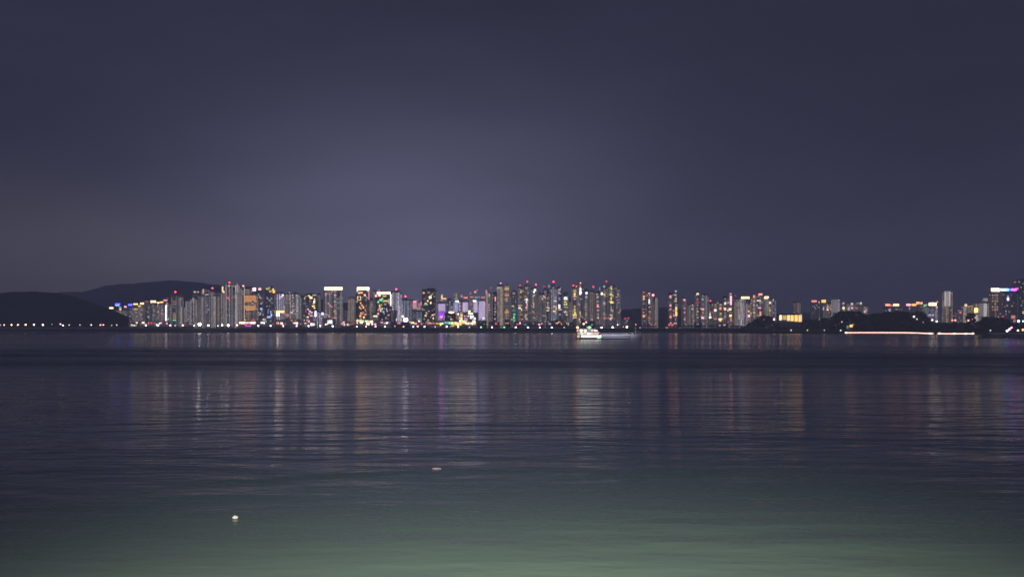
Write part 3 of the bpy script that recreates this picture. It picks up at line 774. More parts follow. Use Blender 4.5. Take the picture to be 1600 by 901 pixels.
T(1174, 1182, 462, 'tower with a salmon top light and dotted spine', 'tower with the salmon top and dotted spine', '1178.4,463,s3,3,4 1178.4,470.6,p2,3,2.4 1174.6,469,p1 1178,476.6,c2 1178,483,y1 1178.4,488,c2,3,3 1178,494,d1 1173.6,489,c2 1174,473.6,v1', dim=.24, tint='w', Y=1930)
T(1183, 1191.5, 461, 'tower with red roof lamp over white green and salmon bars', 'tower with the red roof lamp and coloured bars', '1185.6,469.4,w3,6,1.6 1188,472.6,d2,3,1.6 1188,465.6,y0,2,3 1183,477,v2,2,3 1187,480.6,p3,5,2 1188,490,s3,3,7 1183.6,492,v1 1188,476.6,v1,3,1', crown='1188,459.6,s4,6,2.6', dim=.2, Y=1915)
T(1193, 1201, 465, 'plain tower with a short cream crown', 'plain tower with the short cream crown', '1200,480,d0,1.4,24', crown='1197.6,464.6,c4,6.6,3.6 1195,466,o3,3,2.6', dim=.3, Y=1950, wall='concrete')
T(1201.5, 1206.5, 466, 'slim tower with olive and cream window dots', 'slim tower with olive dots', '1203,472.6,w3,3,3 1205,474,y1 1199.6,476.6,y1 1202.6,481,y1,3,3 1203,485,y2,3,3 1202.6,489.6,y1 1202.6,493,o1,6,1.2', dim=.24, Y=1930)
T(1207, 1212, 468, 'end tower of the right group with faint blue rooms', 'end tower with faint blue rooms', '1207.6,468.6,d2,3,4 1210.6,483,b1 1208,488,b1 1209,478,v0', dim=.3, tint='v', Y=1975)
# right of the headland
T(1241, 1250, 470.5, 'dim olive square tower rising behind the golden pavilion', 'olive tower behind the pavilion', '', dim=.16, tint='w', wall='warm', Y=1800, roof=False)
T(1267.5, 1277, 473, 'dusky low tower with a salmon roof light', 'dusky tower with the salmon roof light', '1276,477,d0 1279,480,d0', crown='1272,470.4,s3,8,3', dim=.10, Y=2000, tint='k', roof=False)
T(1277.5, 1282.5, 470, 'small tower between the salmon and amber roof lights', 'small tower between two roof lights', '1279.6,472,d2,2,3', dim=.16, Y=2040, roof=False)
T(1283, 1290.5, 473, 'dusky low tower with an amber roof light', 'dusky tower with the amber roof light', '1286.6,482,d2,2,5', crown='1287,470.4,o4,6.6,4', dim=.12, Y=1990, roof=False)
T(1290.5, 1295.5, 474, 'slim tower with bright pinkish blots above the trees', 'slim tower with pinkish blots', '1292.6,476,y1 1293,480,c2,2.4,3 1292.6,483.6,p4,4,2.4 1293.6,478,g1', dim=.14, Y=2020, roof=False)
T(1296, 1299.5, 473, 'slim tower with faint green dots above the trees', 'slim tower with faint green dots', '1298,479,d1,2,8 1297.6,483,c2', dim=.16, Y=2050, roof=False)
T(1300, 1310.5, 467, 'pale blank slab standing above the dark trees', 'pale blank slab', '1305.4,478,d0,9,20', dim=.5, tint='n', wall='concrete', Y=2000, roof=False)
T(1315, 1321, 472, 'small tower with a greenish white lower window', 'small tower with the greenish window', '1318,473.6,d2,3,2.6 1318,481,c4,3.4,3 1319,484.6,g2', dim=.18, Y=2050, roof=False)
T(1323, 1328, 475, 'small grey tower with one dim window column', 'small tower with the dim window column', '1326,482,d2,3,5 1325,476,d0', dim=.2, Y=2030, roof=False)
T(1328.5, 1334, 472, 'small tower with whitish lights over a rosy one', 'small tower with whitish over rosy lights', '1331,474.6,d3,3,3 1331.4,481,p3,3,3 1329.6,477,d0', dim=.18, Y=2060, roof=False)
T(1335.5, 1341, 472, 'small tower with a rosy dot below grey ones', 'small tower with the rosy dot', '1338.4,481,p2,3,2 1338.6,474,d0', dim=.24, Y=2045, roof=False)
T(1341.5, 1347.5, 472, 'small tower with twin grey top windows', 'small tower with twin grey tops', '1340.6,473.6,d1 1345,473.6,d3,3,3', dim=.18, Y=2025, roof=False)
T(1348.5, 1355, 477, 'small tower with a slanting light at the treetops', 'small tower with the slanting light', '1350.6,480,d1 1351,487,c3,2.4,2 1353,484.6,c2,2,3', dim=.26, Y=2000, roof=False)
T(1382, 1406, 480, 'long low building under a pair of salmon and yellow roof bars', 'long building under the salmon and yellow bars', '1390,484,d2,3,4 1400,483,d0', crown='1387,476.2,s4,7,3.2 1393,477,s2,4,2.6 1400,476.2,c4,9,3.4', dim=.10, Y=1850, tint='k', roof=False, cat='building')
T(1414.5, 1432, 479, 'low building under pink and amber roof bars', 'low building under pink and amber bars', '1421,481.6,d1,2,4', crown='1419.5,476,p4,7,3.2 1428,476,o4,7,3', dim=.10, Y=1850, tint='k', roof=False, cat='building')
T(1432, 1442, 476, 'low building under twin salmon roof lamps', 'low building under twin salmon lamps', '1440,479,d1', crown='1434,473,o4,4.6,3.2 1439.4,473.4,s4,3.6,3', dim=.12, Y=1880, roof=False, cat='building')
T(1442.5, 1448, 478, 'narrow building with one pale green lamp', 'narrow building with the pale green lamp', '1446,483.6,d2,2,4', crown='1445.6,477.4,g2,5,4', dim=.16, Y=1860, roof=False, cat='building')
T(1449, 1463, 478, 'bluish building under a brilliant yellow white sign bar', 'bluish building under the yellow white bar', '1457,484,k0,3,3 1453,492,v2,4,3 1458,492,v2,3,3 1463.6,479.6,p3,2.6,2.4 1462,490,c1,1,9 1463.6,485,p1', crown='1457,475,c5,12,4.6 1464.4,471.6,p2,2.4,3.4', dim=.35, tint='b', Y=1840, roof=False, cat='building')
T(1463.5, 1475, 487, 'dim low building left of the tall pale slab', 'dim low building', '', dim=.14, Y=1880, roof=False, cat='building')
T(1474.5, 1485.8, 454.5, 'tall pale slab with darker lower storeys standing alone', 'lone tall pale slab', '1477,466.6,d2,2.6,23 1480.3,466.6,d1,2.4,23 1483.6,466.6,d2,2.6,23', dim=.28, tint='w', wall='concrete', Y=1820, roof=False)
T(1487, 1497, 485, 'dim low building between the lone slab and tan house', 'dim low building by the slab', '1476,489,d0', dim=.13, Y=1860, roof=False, cat='building')
T(1497.5, 1505.5, 482, 'dusky building with a few mauve windows', 'dusky building with mauve windows', '1498,484.6,p1 1500.6,488,p2,3,3 1503,480,d0 1502,485,d0', dim=.14, tint='v', Y=1840, roof=False, cat='building')
T(1507.5, 1520.5, 478, 'tan house with a sloping lit roof line', 'tan house with the sloping roof line', '1509,476.6,c3,4,3.4 1513,478.6,y1,6,2 1518,478,y1,4,1.6', dim=.5, tint='w', wall='warm', Y=1800, roof=False, cat='building', name='house')
T(1520.5, 1528.5, 473, 'olive building with one brilliant yellow lamp on its face', 'olive building with the yellow lamp', '1525,484.6,y5,5,7 1525,497,d2,5,10', dim=.3, tint='w', wall='warm', Y=1790, roof=False, cat='building')
T(1529, 1547.5, 472.5, 'pale building with three broad whitish vertical strips', 'pale building with broad vertical strips', '1533,484,d0,6,20 1539.4,484,d2,5,20 1546,484,d1,4,20', dim=.3, tint='n', wall='concrete', Y=1780, roof=False, cat='building')
T(1536.5, 1544.5, 465, 'small pale rooftop block seen above the striped building', 'pale rooftop block', '1540,467.6,d1,7,4', dim=.3, wall='concrete', Y=1815, roof=False, cat='building')
T(1548.5, 1562, 457, 'brown tower with cream bar crown and grid of dim amber windows', 'brown tower with the cream bar crown',
  ' '.join(f'{1551 + (i % 3) * 3.6},{461 + (i // 3) * 4.6:.1f},{"s1" if i % 2 else "c1"}' for i in range(18) if i not in (4, 9, 11)), crown='1555,452.6,c5,13,5.2', dim=.14, tint='w', wall='dark', Y=1700, roof=False)
T(1562.5, 1588, 456, 'dark tower crowned by a cyan to magenta light band', 'dark tower crowned cyan to magenta',
  '1575,467,v4,3.4,5 1575,462.6,w2,2,2 1568,460,b0 1580,461,m0 1566,475,s0 1570,479,r1 1581,478,s1 1558,483,p1 1567,494,r2,4,2.4 1563,490,d0 1577,487,c0 1583,495,s2,6,5 1585,501,p1,4,4 1560,495,d1',
  crown='1567,452.4,w5,8,3.2 1573,452.4,k6,5,3 1578,452.4,B6,5,3 1584,452.4,m6,7,3 1589.5,451,p2,3,3.4', dim=.10, tint='k', wall='dark', Y=1690, roof=False, bays=5)
T(1588.5, 1612, 438, 'tallest dark tower cut by the right edge of the picture', 'tallest dark tower at the picture edge',
  '1592.5,440,d1 1598.6,443,g0 1592,456,g0 1591.6,479,b1 1596,477,b1 1599,488,c2,3,4 1590,489,b1 1587,440,r0 1594,465,d0 1598,470,d0', dim=.07, tint='k', wall='dark', Y=1700, bays=5)

# thin pale backdrop towers seen in the gaps between the others
BACK = [(262, 472, 'n'), (281.5, 478, 'n'), (296, 474, 'n'), (307, 460, 'n'), (321, 452, 'n'), (340, 457, 'n'), (366, 452, 'n'), (377, 455, 'v'),
        (424, 456, 'n'), (449, 463, 'n'), (469, 464, 'b'), (503, 493, 'b'), (541, 488, 'b'), (555.5, 470, 'n'), (580, 472, 'w'), (608, 468, 'v'),
        (637, 473, 'b'), (655, 478, 'v'), (701, 473, 'b'), (719, 469, 'v'), (735, 470, 'v'), (770, 462, 'n'), (783, 455, 'n'), (797, 462, 'n'),
        (808, 458, 'n'), (829, 458, 'n'), (840, 464, 'n'), (853, 452, 'n'), (878, 460, 'n'), (890, 465, 'n'), (903, 458, 'n'), (920, 462, 'n'),
        (930, 460, 'n'), (949, 456, 'n'), (1073, 476, 'n'), (1095, 470, 'n'), (1114, 480, 'n'), (1135, 474, 'n'), (1173, 474, 'n'), (1192, 472, 'n')]


def nearest(px, used=None):
    best = min(SEEN, key=lambda s: abs((s[0] + s[1]) / 2 - px))
    return best[2]


_back = []
_used_b = set()
for (bx, yt, tn) in BACK:
    nk = nearest(bx)
    lab = 'plain backdrop tower peeping out behind the ' + nk
    while lab in _used_b:
        lab = 'another ' + lab
    _used_b.add(lab)
    _back.append((bx, yt, tn, lab))
_n = len(SEEN)
for k_, (bx, yt, tn, lab) in enumerate(_back):
    T(bx - 4.5, bx + 4.5, yt, lab, 'x', Y=2140 + 25 * (k_ % 3), dim=.27, tint=tn, on=.015, group='plain backdrop towers of the skyline', seed=k_ + 50, wall='grey')
del SEEN[_n:]


# ------------------------------------------------------------------ low lit buildings at street level
def low(x0, x1, yt, label, lights, Y=1858, wall='concrete', name='shop_building', ybase=510.5, cat='building', canopy=True, dome=False):
    k = Y / F
    W = (x1 - x0) * k
    cx = ((x0 + x1) / 2 - 800) * k
    z0 = 11.4
    H = P(0, yt, Y).z - z0
    D = 12
    root = empty(name, (cx, Y, z0))
    tag(root, label, cat, 'low lit buildings at street level')
    b = MB()
    b.box(-W / 2, W / 2, -D / 2, D / 2, -1, H)
    b.build('wall', M[wall], root)
    r = MB()
    r.box(-W / 2 - .5, W / 2 + .5, -D / 2 - .8, D / 2 + .5, H, H + .5)
    r.build('roof', M['dark'], root)
    rf = random.Random(int(x0 * 10))
    for (lx, ly, code, lw, lh) in parse(lights):
        nx, ny = max(1, int(round(lw / 2.6))), max(1, int(round(lh / 2.8)))
        for ix in range(nx):
            for iy in range(ny):
                if nx * ny > 2 and rf.random() < 0.12:
                    continue
                sx, sy = lw / nx, lh / ny
                ax = lx - lw / 2 + (ix + .5) * sx + rf.uniform(-.15, .15)
                ay = ly - lh / 2 + (iy + .5) * sy + rf.uniform(-.2, .2)
                h_, lv = code[0], int(code[1])
                if lv >= 3 and nx * ny > 1:
                    lv = max(1, lv - rf.choice([0, 0, 1, 2]))
                    h_ = rf.choice([h_, h_, h_, {'w': 'c', 'c': 'w', 'y': 'c', 's': 'o', 'g': 'w', 'o': 's', 'p': 'w'}.get(h_, h_)])
                o = link('lit_front', lit_mesh(h_ + str(lv)), root)
                o.location = ((ax - 800) * (Y - D / 2) / F - cx, -D / 2 - .95 - .02 * iy, P(0, ay, Y - D / 2).z - z0)
                o.scale = (sx * k * rf.uniform(.62, .9), 1, sy * k * rf.uniform(.6, .9))
    return root


low(202, 217, 503, 'low shopfront with a wide yellow bar under the slope blocks', '210,508,y4,8,2 214,504,c4,3,3 204.5,502,p1 203,499,p1 206,507.6,d3,3,4')
low(218, 236, 502, 'low shopfront with cream and red lamps under the grey slope block', '224,504,w4,4,3.4 232.5,504.4,r3,3.4,3.4 220,506,o1')
low(236.5, 265, 502, 'low shopfront with red, cream and white lamps below the white bar', '238,504.4,r3,4,3.4 242.6,505,o2 250.6,504.6,p4,4,3 246.6,507.4,w4,5,3 261,505,c3,3,3 255,503,r1')
low(291, 302, 503, 'low pale grey hut left of the brilliant white lamp', '297,506,d1,9,2', name='hut')
low(373, 403, 501.5, 'long low hall glowing with a cream bar below the orange floors', '387.5,504,c5,28,3.4 383,499.6,o3,3,2 395.4,500,r3,4,2 388,508.8,m4,9,1.4 384,507.6,r3,3,2')
low(404.5, 427, 497, 'low building of blue white windows below the amber crowned tower', '410.5,504,w4,7,4 416,502,g2 423,501,d2 426.6,506,o1 413,499,w3,5,3')
low(428, 445, 500, 'low shop with salmon and cream lamps below the pinkish tower', '434,504.6,s4,4.4,4 440,505,c4,4,4 446,505.6,c2')
low(445.5, 469, 498.5, 'low dark hall with a thin rosy light line', '458,500.4,s3,10,2 459.5,504.4,c4,4,2.6 463.4,504.6,w4,4,4 470,506,c2')
low(471, 494, 502, 'low shopfront with a golden bar below the dark wide tower', '476.6,504.8,y4,8,2 483,502,p3,3,4 489,506.4,w5,7,4 478,509,b1 496,504,g2')
low(505, 523, 497, 'low building with a large white blob lamp below the crown bar', '515.6,502.6,w5,8,6 510,506.4,w4,5,2.6 519,500,b2', wall='grey')
low(532, 556, 503, 'low shopfront with rows of rosy white lamps', '534.6,505.6,p4,4,4 537.4,503.4,p4,3,3 545,507,p2,10,2 541,507,w4,8,4 550,505.6,s3,5,2.4 553.4,505,r2')
low(556.5, 571.5, 497.5, 'low market hall of greenish cream light below the orange cascade', '562,502.6,c5,10,6 566.4,501.6,g4,5,4 563.6,497.6,g2,3,2 559,499,o2')
low(571.8, 584, 499, 'low arched building of creamy light', '577.6,504,c5,11,7 573,501.6,c4,5,4', name='arched_building')
low(585, 612, 501, 'low shopfront of pinkish white lamps below the greenish windows', '586.4,506.6,p4,3,3 596.6,503.4,p3,4,3 603.6,504.6,w4,5,3.4 607.4,503.6,p3,4,2 600,505,o2')
low(613, 640, 502.5, 'low dark building with two dim pink lamps', '623.4,504.4,p2,6,4 637,501.6,o1', wall='dark')
low(640.5, 652, 501, 'low shopfront with a yellow bar left of the red light line', '644,504,y4,7,3 649,505.4,o4,5,3 641,502.6,c3,4,3')
low(652.5, 694, 501.8, 'long arcade traced by a red and orange light line', '656,501.6,w4,5,3.6 662,505,s3,10,2 672,505,o3,8,2 681,505.2,s3,10,2.2 690,506.4,y5,6,4.6 659,506,p3 669,503,c2,6,1.6', name='arcade')
low(695, 712, 489, 'dark building with one thin white line and a magenta spot', '699,494.4,w3,11,1.8 689.8,494.6,m6,4,3.6 706,497.6,c3,5,5 705.6,487.8,w5,9,3.6', wall='dark')
low(694.5, 713, 500.8, 'low shopfront glowing cyan to yellow', '697.6,504,k3,6,4 703.6,504.6,g4,6,4 709,505,y5,7,4.6 706.6,509,y3,6,1.8', Y=1846)
low(712.5, 747, 488.5, 'wide shopping mall blazing with pink, cream and white fronts',
    '714.6,490.6,p4,5,4 721,491,c4,4,6 716,496,o1,8,6 720,499,c5,5,8 725,503,y5,8,6 735,505,c5,14,4 729,493.6,p4,9,2.4 737,495,w5,6,5 740.6,500,w5,5,8 733.4,487.6,c5,3.4,6 728,499,v2,6,6 742.6,505.6,p3,3,3 717,505.6,y5,8,5 736,490,w4,6,3', name='shopping_mall')
low(746.5, 760, 501, 'low dark green lit building below the lavender tower', '756.6,506,d1 751,503,g0', wall='dark')
low(763.5, 780, 503, 'low dark shop with two pink lamps', '767,508,p2 775.4,505.4,r3,4,4', wall='dark')
low(789, 797, 500, 'low hut with salmon lamps below the amber stack', '792.4,504.6,s2,6,3', wall='dark', name='hut')
low(804, 816, 502, 'low dark shop with hot pink twin lamps', '809,506.4,r4,5,3 812.6,504.4,p4,3.4,3.4', wall='dark')
low(817, 838, 503.5, 'low dark shop with two grey lamps', '820.4,506.6,b1,4,3 833.4,505.6,p1,3.4,3', wall='dark')
low(839, 849, 503.5, 'low dark shop with twin orchid lamps', '842.6,506.8,p4,3.6,2.6 846.4,505.4,p3,3,3', wall='dark')
low(853, 867, 501, 'low dark shop with three ash coloured lamps', '856.6,502.6,d2 859,505.6,d2,4,3 852.8,502,b1', wall='dark')
low(867.5, 880, 500, 'low shop with a cluster of orange lamps', '870,504.6,o3,4,3 874,503,o3,4,3 877,506,o2,3,3', wall='dark')
low(882, 896, 503.5, 'low dark shop with one soft cream lamp', '886.6,506,c2,5,4.6 893,508.6,y0', wall='dark')
low(908, 930, 501.5, 'low shop with cream and pink lamps behind the boat stern', '912,506,c4,3.6,3.6 915.8,503,p4,3.6,3.6 925,507,g1,3,3', wall='dark')
low(1085, 1096, 504, 'low teal lit hut on the tree dark shore', '1090,506,b1,4,4', wall='dark', name='hut')
low(1120, 1136, 506, 'low hut with a violet and a pink lamp', '1124,508.6,v3,4,4 1131.6,507.6,p3,4,4', wall='dark', name='hut')


# ------------------------------------------------------------------ the lamps on the shore road
def lamp_proto(code, R=1.25, height=7.2, strength=None):
    pm = MB()
    pm.tube((0, 0, -0.5), (0, 0, height - R * 0.8), 0.16, 0.10, 6)
    pm.tube((0, 0, height - R * 0.9), (0, 0, height - R * 0.6), 0.5, 0.3, 8)
    hm = MB()
    hm.ball((0, 0, height), R, seg=12, rings=8)
    return pm.mesh('pole', M['metal']), hm.mesh('lamp_globe', glow(code, LAMP), True)


_protos = {}
COLW = {'w': 'white', 'c': 'cream', 'p': 'pinkish', 'r': 'red', 'd': 'dim grey', 'v': 'violet white', 'g': 'greenish', 'y': 'yellowish', 's': 'salmon', 'b': 'bluish', 'o': 'orange'}
_used = set()


def lamp(px, py, code, Y=1830, R=1.25, label=None, group='lamps along the shore road', ground=11.4):
    p = P(px, py, Y)
    h = round((p.z - ground) * 2) / 2
    key = (code, R, h)
    if key not in _protos:
        _protos[key] = lamp_proto(code, R, h)
    pole, head = _protos[key]
    root = empty('street_lamp', (p.x, Y, ground))
    if label is None:
        base = COLW[code[0]] + ' shore lamp in front of the ' + nearest(px)
        label = base
        alts = [base.replace('in front of', 'just beside the foot of'), base.replace('shore lamp', 'smaller shore lamp'), base.replace('in front of', 'low at the foot of'), base.replace('in front of', 'a step away from')]
        while label in _used:
            label = alts.pop(0)
    _used.add(label)
    tag(root, label, 'street lamp', group)
    link('pole', pole, root)
    link('lamp_globe', head, root)
    return root


ORD = ['first', 'second', 'third', 'fourth', 'fifth', 'sixth', 'seventh', 'eighth', 'ninth', 'tenth', 'eleventh', 'twelfth', 'thirteenth', 'fourteenth', 'fifteenth', 'sixteenth', 'seventeenth']
for i, (px, py, code, R) in enumerate([(0.5, 507.5, 'd2', 1.1), (6.5, 507.3, 'p4', 1.2), (18, 507.3, 'c5', 1.2), (28, 507.3, 'p5', 1.3), (40, 507, 'c5', 1.3), (53, 507, 'w5', 1.3),
                                      (67, 507.3, 'w5', 1.45), (81, 506.5, 'd1', 1.1), (94.5, 506, 'p4', 1.2), (98.5, 508, 'c5', 1.2), (108, 507.5, 'd2', 1.3), (125, 507.5, 'd2', 1.1),
                                      (142.5, 507.5, 'd3', 1.3), (157, 507.5, 's4', 1.3), (161.5, 507.5, 'p4', 1.2), (174.5, 508, 'd1', 1.3), (182.5, 507.5, 'd2', 1.3)]):
    lamp(px, py, code, 1832, R, f'{COLW[code[0]]} road lamp below the dark hill, {ORD[i]} from the picture edge', 'road lamps below the dark hill')
for (px, py, code, R) in [(228, 508, 'w5', 1.5), (247, 508, 'w5', 1.4), (266, 508, 'p5', 1.4), (273.5, 508.5, 'd2', 1.3), (285.5, 508, 'p5', 1.6), (303.5, 508.4, 'p5', 1.4),
                          (311.8, 506.5, 'w5', 3.4), (325.5, 508, 'w5', 1.7), (340.5, 508.6, 'd3', 1.2), (347, 507.6, 'w5', 1.6), (356.5, 508, 'w5', 2.2), (370.5, 507.6, 'p5', 1.6), (403.5, 508.6, 'v5', 1.5),
                          (422.8, 508.8, 'v5', 1.5), (442.6, 509, 'p5', 1.6), (463.5, 509, 'p5', 1.5), (482, 509, 'v5', 1.5), (500.5, 509, 'p5', 1.5), (519.8, 509.4, 'w5', 1.6), (557.5, 510, 'c5', 1.3),
                          (572, 510, 'p4', 1.4), (586.8, 510, 'v5', 1.3), (601.5, 510, 'w5', 1.3), (617, 509.4, 'p1', 1.6), (630.5, 510, 'p3', 1.5), (645.8, 510, 'b5', 1.4), (652.6, 509.6, 'p5', 1.3),
                          (663.4, 510, 'p5', 1.7), (680, 510.4, 'd2', 1.3), (698, 510, 'w5', 1.4), (715.8, 510.4, 'y5', 1.5), (733.4, 511, 'd2', 1.3), (751.5, 511, 'g3', 1.6), (768.8, 511, 'p5', 1.6),
                          (788, 511, 'g2', 1.9), (805.8, 511, 'w5', 1.5), (825, 511.2, 'w5', 1.8), (843.4, 511.4, 'v5', 1.6), (862.3, 511.4, 'w5', 1.7), (881.6, 511.4, 'b2', 1.7), (940, 511.6, 'w5', 1.9),
                          (957.4, 511.4, 'w5', 2.2), (964.8, 507, 'v4', 1.2), (973.8, 510.5, 's2', 1.3), (979.6, 510.6, 'c5', 2.0), (993.6, 506.6, 's2', 1.4), (1000.4, 512.4, 'v5', 1.6), (1021, 512.8, 'p3', 1.5),
                          (1041.4, 512.6, 'c5', 1.9), (1062.4, 513, 'c5', 1.7), (1083.4, 513.2, 'w5', 1.8), (1096.4, 512.6, 'p5', 1.2), (1099.8, 515, 'p5', 1.1), (1104.4, 514, 'w5', 1.4), (1108.4, 513.4, 'c4', 1.1),
                          (1116.6, 513.4, 'w5', 1.3), (1122.6, 515, 'w5', 1.3), (1131, 513.6, 'w5', 1.5), (1143.8, 513.6, 'w5', 1.3), (1151.6, 513.4, 'p5', 1.3)]:
    lamp(px, py, code, 1830, R, ground=max(5.5, min(11.4, P(px, py, 1830).z - 3.2)))
for i, (px, py, code, R, Y) in enumerate([(1163, 515.6, 'd2', 1.1, 1790), (1171.6, 515, 'd2', 1.2, 1790), (1180, 515.6, 'p1', 1.1, 1540), (1209.5, 515.6, 'd1', 1.0, 1440), (1236, 515.6, 'd2', 1.0, 1378),
                                          (1261.6, 515.6, 'd1', 1.1, 1332), (1288, 515.8, 'd1', 1.0, 1290), (1313.6, 516, 'd2', 1.1, 1238)]):
    lamp(px, py, code, Y, R, f'faint low lamp at the foot of the wooded headland, {ORD[i]} from the bright towers', 'faint lamps round the headland foot', ground=1.0 if i > 2 else 2.6)
lamp(1209.6, 498.8, 'p5', 1500, 1.5, 'bright pink lamp among the trees beside the golden pavilion', 'lamps among the headland trees', ground=9)
lamp(1315.5, 502.6, 'v1', 1300, 1.1, 'faint violet lamp in the dark trees above the light line tip', 'lamps among the headland trees', ground=9)
lamp(1428, 494.6, 'd2', 1225, 1.6, 'pale lavender lamp high at the edge of the round dark tree', 'lamps among the headland trees', ground=14)
lamp(1432.8, 498.4, 'd1', 1222, 1.2, 'fainter lavender lamp just below the pale one by the round tree', 'lamps among the headland trees', ground=12)
for i, (px, py, code) in enumerate([(1442, 504, 'p1'), (1450, 504.6, 'p1'), (1456.6, 499.8, 'd3'), (1463.6, 502, 'd3'), (1488, 500, 's2'), (1492.6, 500, 'p2'), (1513, 500.6, 'p2'), (1518.6, 499.4, 's2')]):
    lamp(px, py, code, 1215, 1.3, ['dull rose lamp below the round tree', 'second dull rose lamp below the round tree', 'pale lamp under the bluish building', 'pale lamp just right of the bluish building',
                                   'rosy lamp under the lone slab', 'rosier twin of the lamp under the lone slab', 'rosy lamp under the tan house', 'salmon lamp under the tan house'][i], 'lamps behind the headland road', ground=P(px, py, 1215).z - 5)
for i, (px, py, code, R) in enumerate([(1573.6, 516.6, 'w5', 1.0), (1577, 514.2, 'p5', 1.0), (1580.4, 511.6, 'p4', .9), (1591.6, 501.5, 'w4', 1.2), (1598.6, 501.6, 'b3', 1.0), (1590.4, 516, 'd3', 1.1), (1598.4, 515, 'o2', 1.5), (1547.6, 516, 'd1', 1.0)]):
    lamp(px, py, code, 1010, R, ['white lamp lowest of the slanting row by the breakwater', 'pink white lamp midway up the slanting row', 'pink lamp topmost of the slanting row', 'bluish white lamp under the tallest dark tower',
                                 'cyan lamp touching the picture edge', 'grey lamp right of the slanting row', 'orange brown lamp at the picture edge', 'small grey lamp over the breakwater tip'][i], 'quay lamps by the breakwater', ground=P(px, py, 1010).z - 5)


# ------------------------------------------------------------------ trees
def clump(mb, x, y, z, r, seed, n=6, seg=7, rings=5):
    rr = random.Random(seed)
    for i in range(n):
        a, e = rr.uniform(0, 6.28), rr.uniform(-0.3, 1)
        q = r * rr.uniform(0.45, 0.75)
        d = r * 0.6
        mb.ball((x + math.cos(a) * d, y + math.sin(a) * d, z + e * d), q, q, q * rr.uniform(0.7, 1.0), seg, rings, 0.45, rr.random() * 90)


WPROF = [(1150, 512), (1160, 510), (1168, 507), (1175, 502), (1182, 498), (1190, 494), (1200, 493.5), (1206, 497), (1212, 503), (1218, 504.5), (1250, 504.5), (1254, 501), (1270, 500),
         (1285, 498), (1298, 496), (1304, 491.5), (1312, 487), (1322, 486), (1334, 486.5), (1345, 490), (1358, 492), (1372, 491), (1384, 488), (1400, 487), (1416, 488), (1426, 489),
         (1449, 494), (1456, 503), (1470, 505), (1500, 505), (1530, 504), (1537, 500), (1545, 497), (1560, 498), (1575, 501), (1590, 506), (1610, 507)]
rnd = random.Random(3)
wood = MB()
px = 1152.0
while px < 1615:
    yt = lerp_profile(WPROF, px)
    Yb = lerp_profile([(1152, 1790), (1180, 1600), (1200, 1480), (1320, 1290), (1457, 1160), (1530, 1130), (1620, 1110)], px)
    y = yt + 1.8
    row = 0
    while y < 517.5:
        jy = y + rnd.uniform(-0.7, 0.7)
        Y = Yb + 70 - (y - yt) * 2.4 + rnd.uniform(-6, 6)
        c = P(px + rnd.uniform(-1.4, 1.4), jy, Y)
        clump(wood, c.x, c.y, c.z, rnd.uniform(2.2, 3.9), rnd.random(), 4)
        y += 3.0
        row += 1
    px += 2.9
tag(wood.build('woods', M['leaf']), 'dark wood covering the low headland right of the towers', 'woods', kind='stuff')

shr = MB()
px = 196.0
while px < 1160:
    hgt = 1.2 + 1.6 * max(0, noise.noise(Vector((px * 0.05, 0, 0)))) + (1.8 if px > 745 else 0.2)
    c = P(px, 511.5, 1848)
    if px > 745 or noise.noise(Vector((px * 0.03, 9, 0))) > -0.05:
        clump(shr, c.x, 1848 + rnd.uniform(-4, 4), 11.5 + hgt * 1.5, rnd.uniform(1.6, 2.8), rnd.random(), 3)
    px += rnd.uniform(1.6, 3.4)
for i in range(520):
    X = rnd.uniform(-1350, 560)
    t_ = rnd.random()
    clump(shr, X, 1802 + t_ * 20, 2.6 + t_ * 8.6, rnd.uniform(0.8, 1.7), rnd.random(), 2, 6, 4)
tag(shr.build('shrubbery', M['leaf']), 'dark shrubbery on the embankment and behind the shore lamps', 'shrubbery', kind='stuff')


def tree(px, yt, yb, wpx, Y, label, seed, zg):
    k = Y / F
    top, bot = P(px, yt, Y).z, zg
    H = top - bot
    root = empty('tree', ((px - 800) * k, Y, bot))
    tag(root, label, 'tree', 'trees standing out of the headland wood')
    tm = MB()
    tm.tube((0, 0, -1), (0.2, 0, H * 0.55), 0.55, 0.25, 8)
    for a in range(5):
        an = a * 1.26 + seed
        tm.tube((0.1, 0, H * (0.3 + 0.05 * a)), (math.cos(an) * wpx * k * .3, math.sin(an) * wpx * k * .3, H * (0.6 + 0.05 * a)), 0.22, 0.08, 6)
    tm.build('trunk', M['trunk'], root)
    cm = MB()
    r2 = random.Random(seed)
    R = wpx * k / 2
    ch = (H * 0.72) / 2
    for i in range(70):
        a, u = r2.uniform(0, 6.28), r2.uniform(-1, 1)
        s = math.sqrt(max(0, 1 - u * u)) * r2.uniform(0.55, 0.95)
        cm.ball((math.cos(a) * s * R, math.sin(a) * s * R, H - ch + u * ch * 0.88), r2.uniform(1.1, 2.1), None, r2.uniform(.9, 1.6), 7, 5, 0.5, r2.random() * 50)
    cm.build('crown', M['leaf'], root)


tree(1437, 485, 505, 25, 1235, 'large round dark tree at the right end of the headland wood', 1, 8)
tree(1517, 488.5, 503, 15, 1220, 'domed dark tree in front of the tan house', 2, 10)
tree(1192, 492, 512, 20, 1560, 'rounded dark tree against the silvery striped tower', 3, 6)
tree(1314, 485, 505, 18, 1350, 'bushy dark tree below the pale blank slab', 4, 9)
tree(1330, 485.5, 505, 16, 1340, 'bushy dark tree below the small lit towers', 5, 9)
tree(1540, 494.5, 512, 12, 1170, 'dark tree before the foot of the broad striped building', 6, 8)
tree(1181, 498, 513, 12, 1590, 'small dark tree on the left flank of the headland', 8, 5)


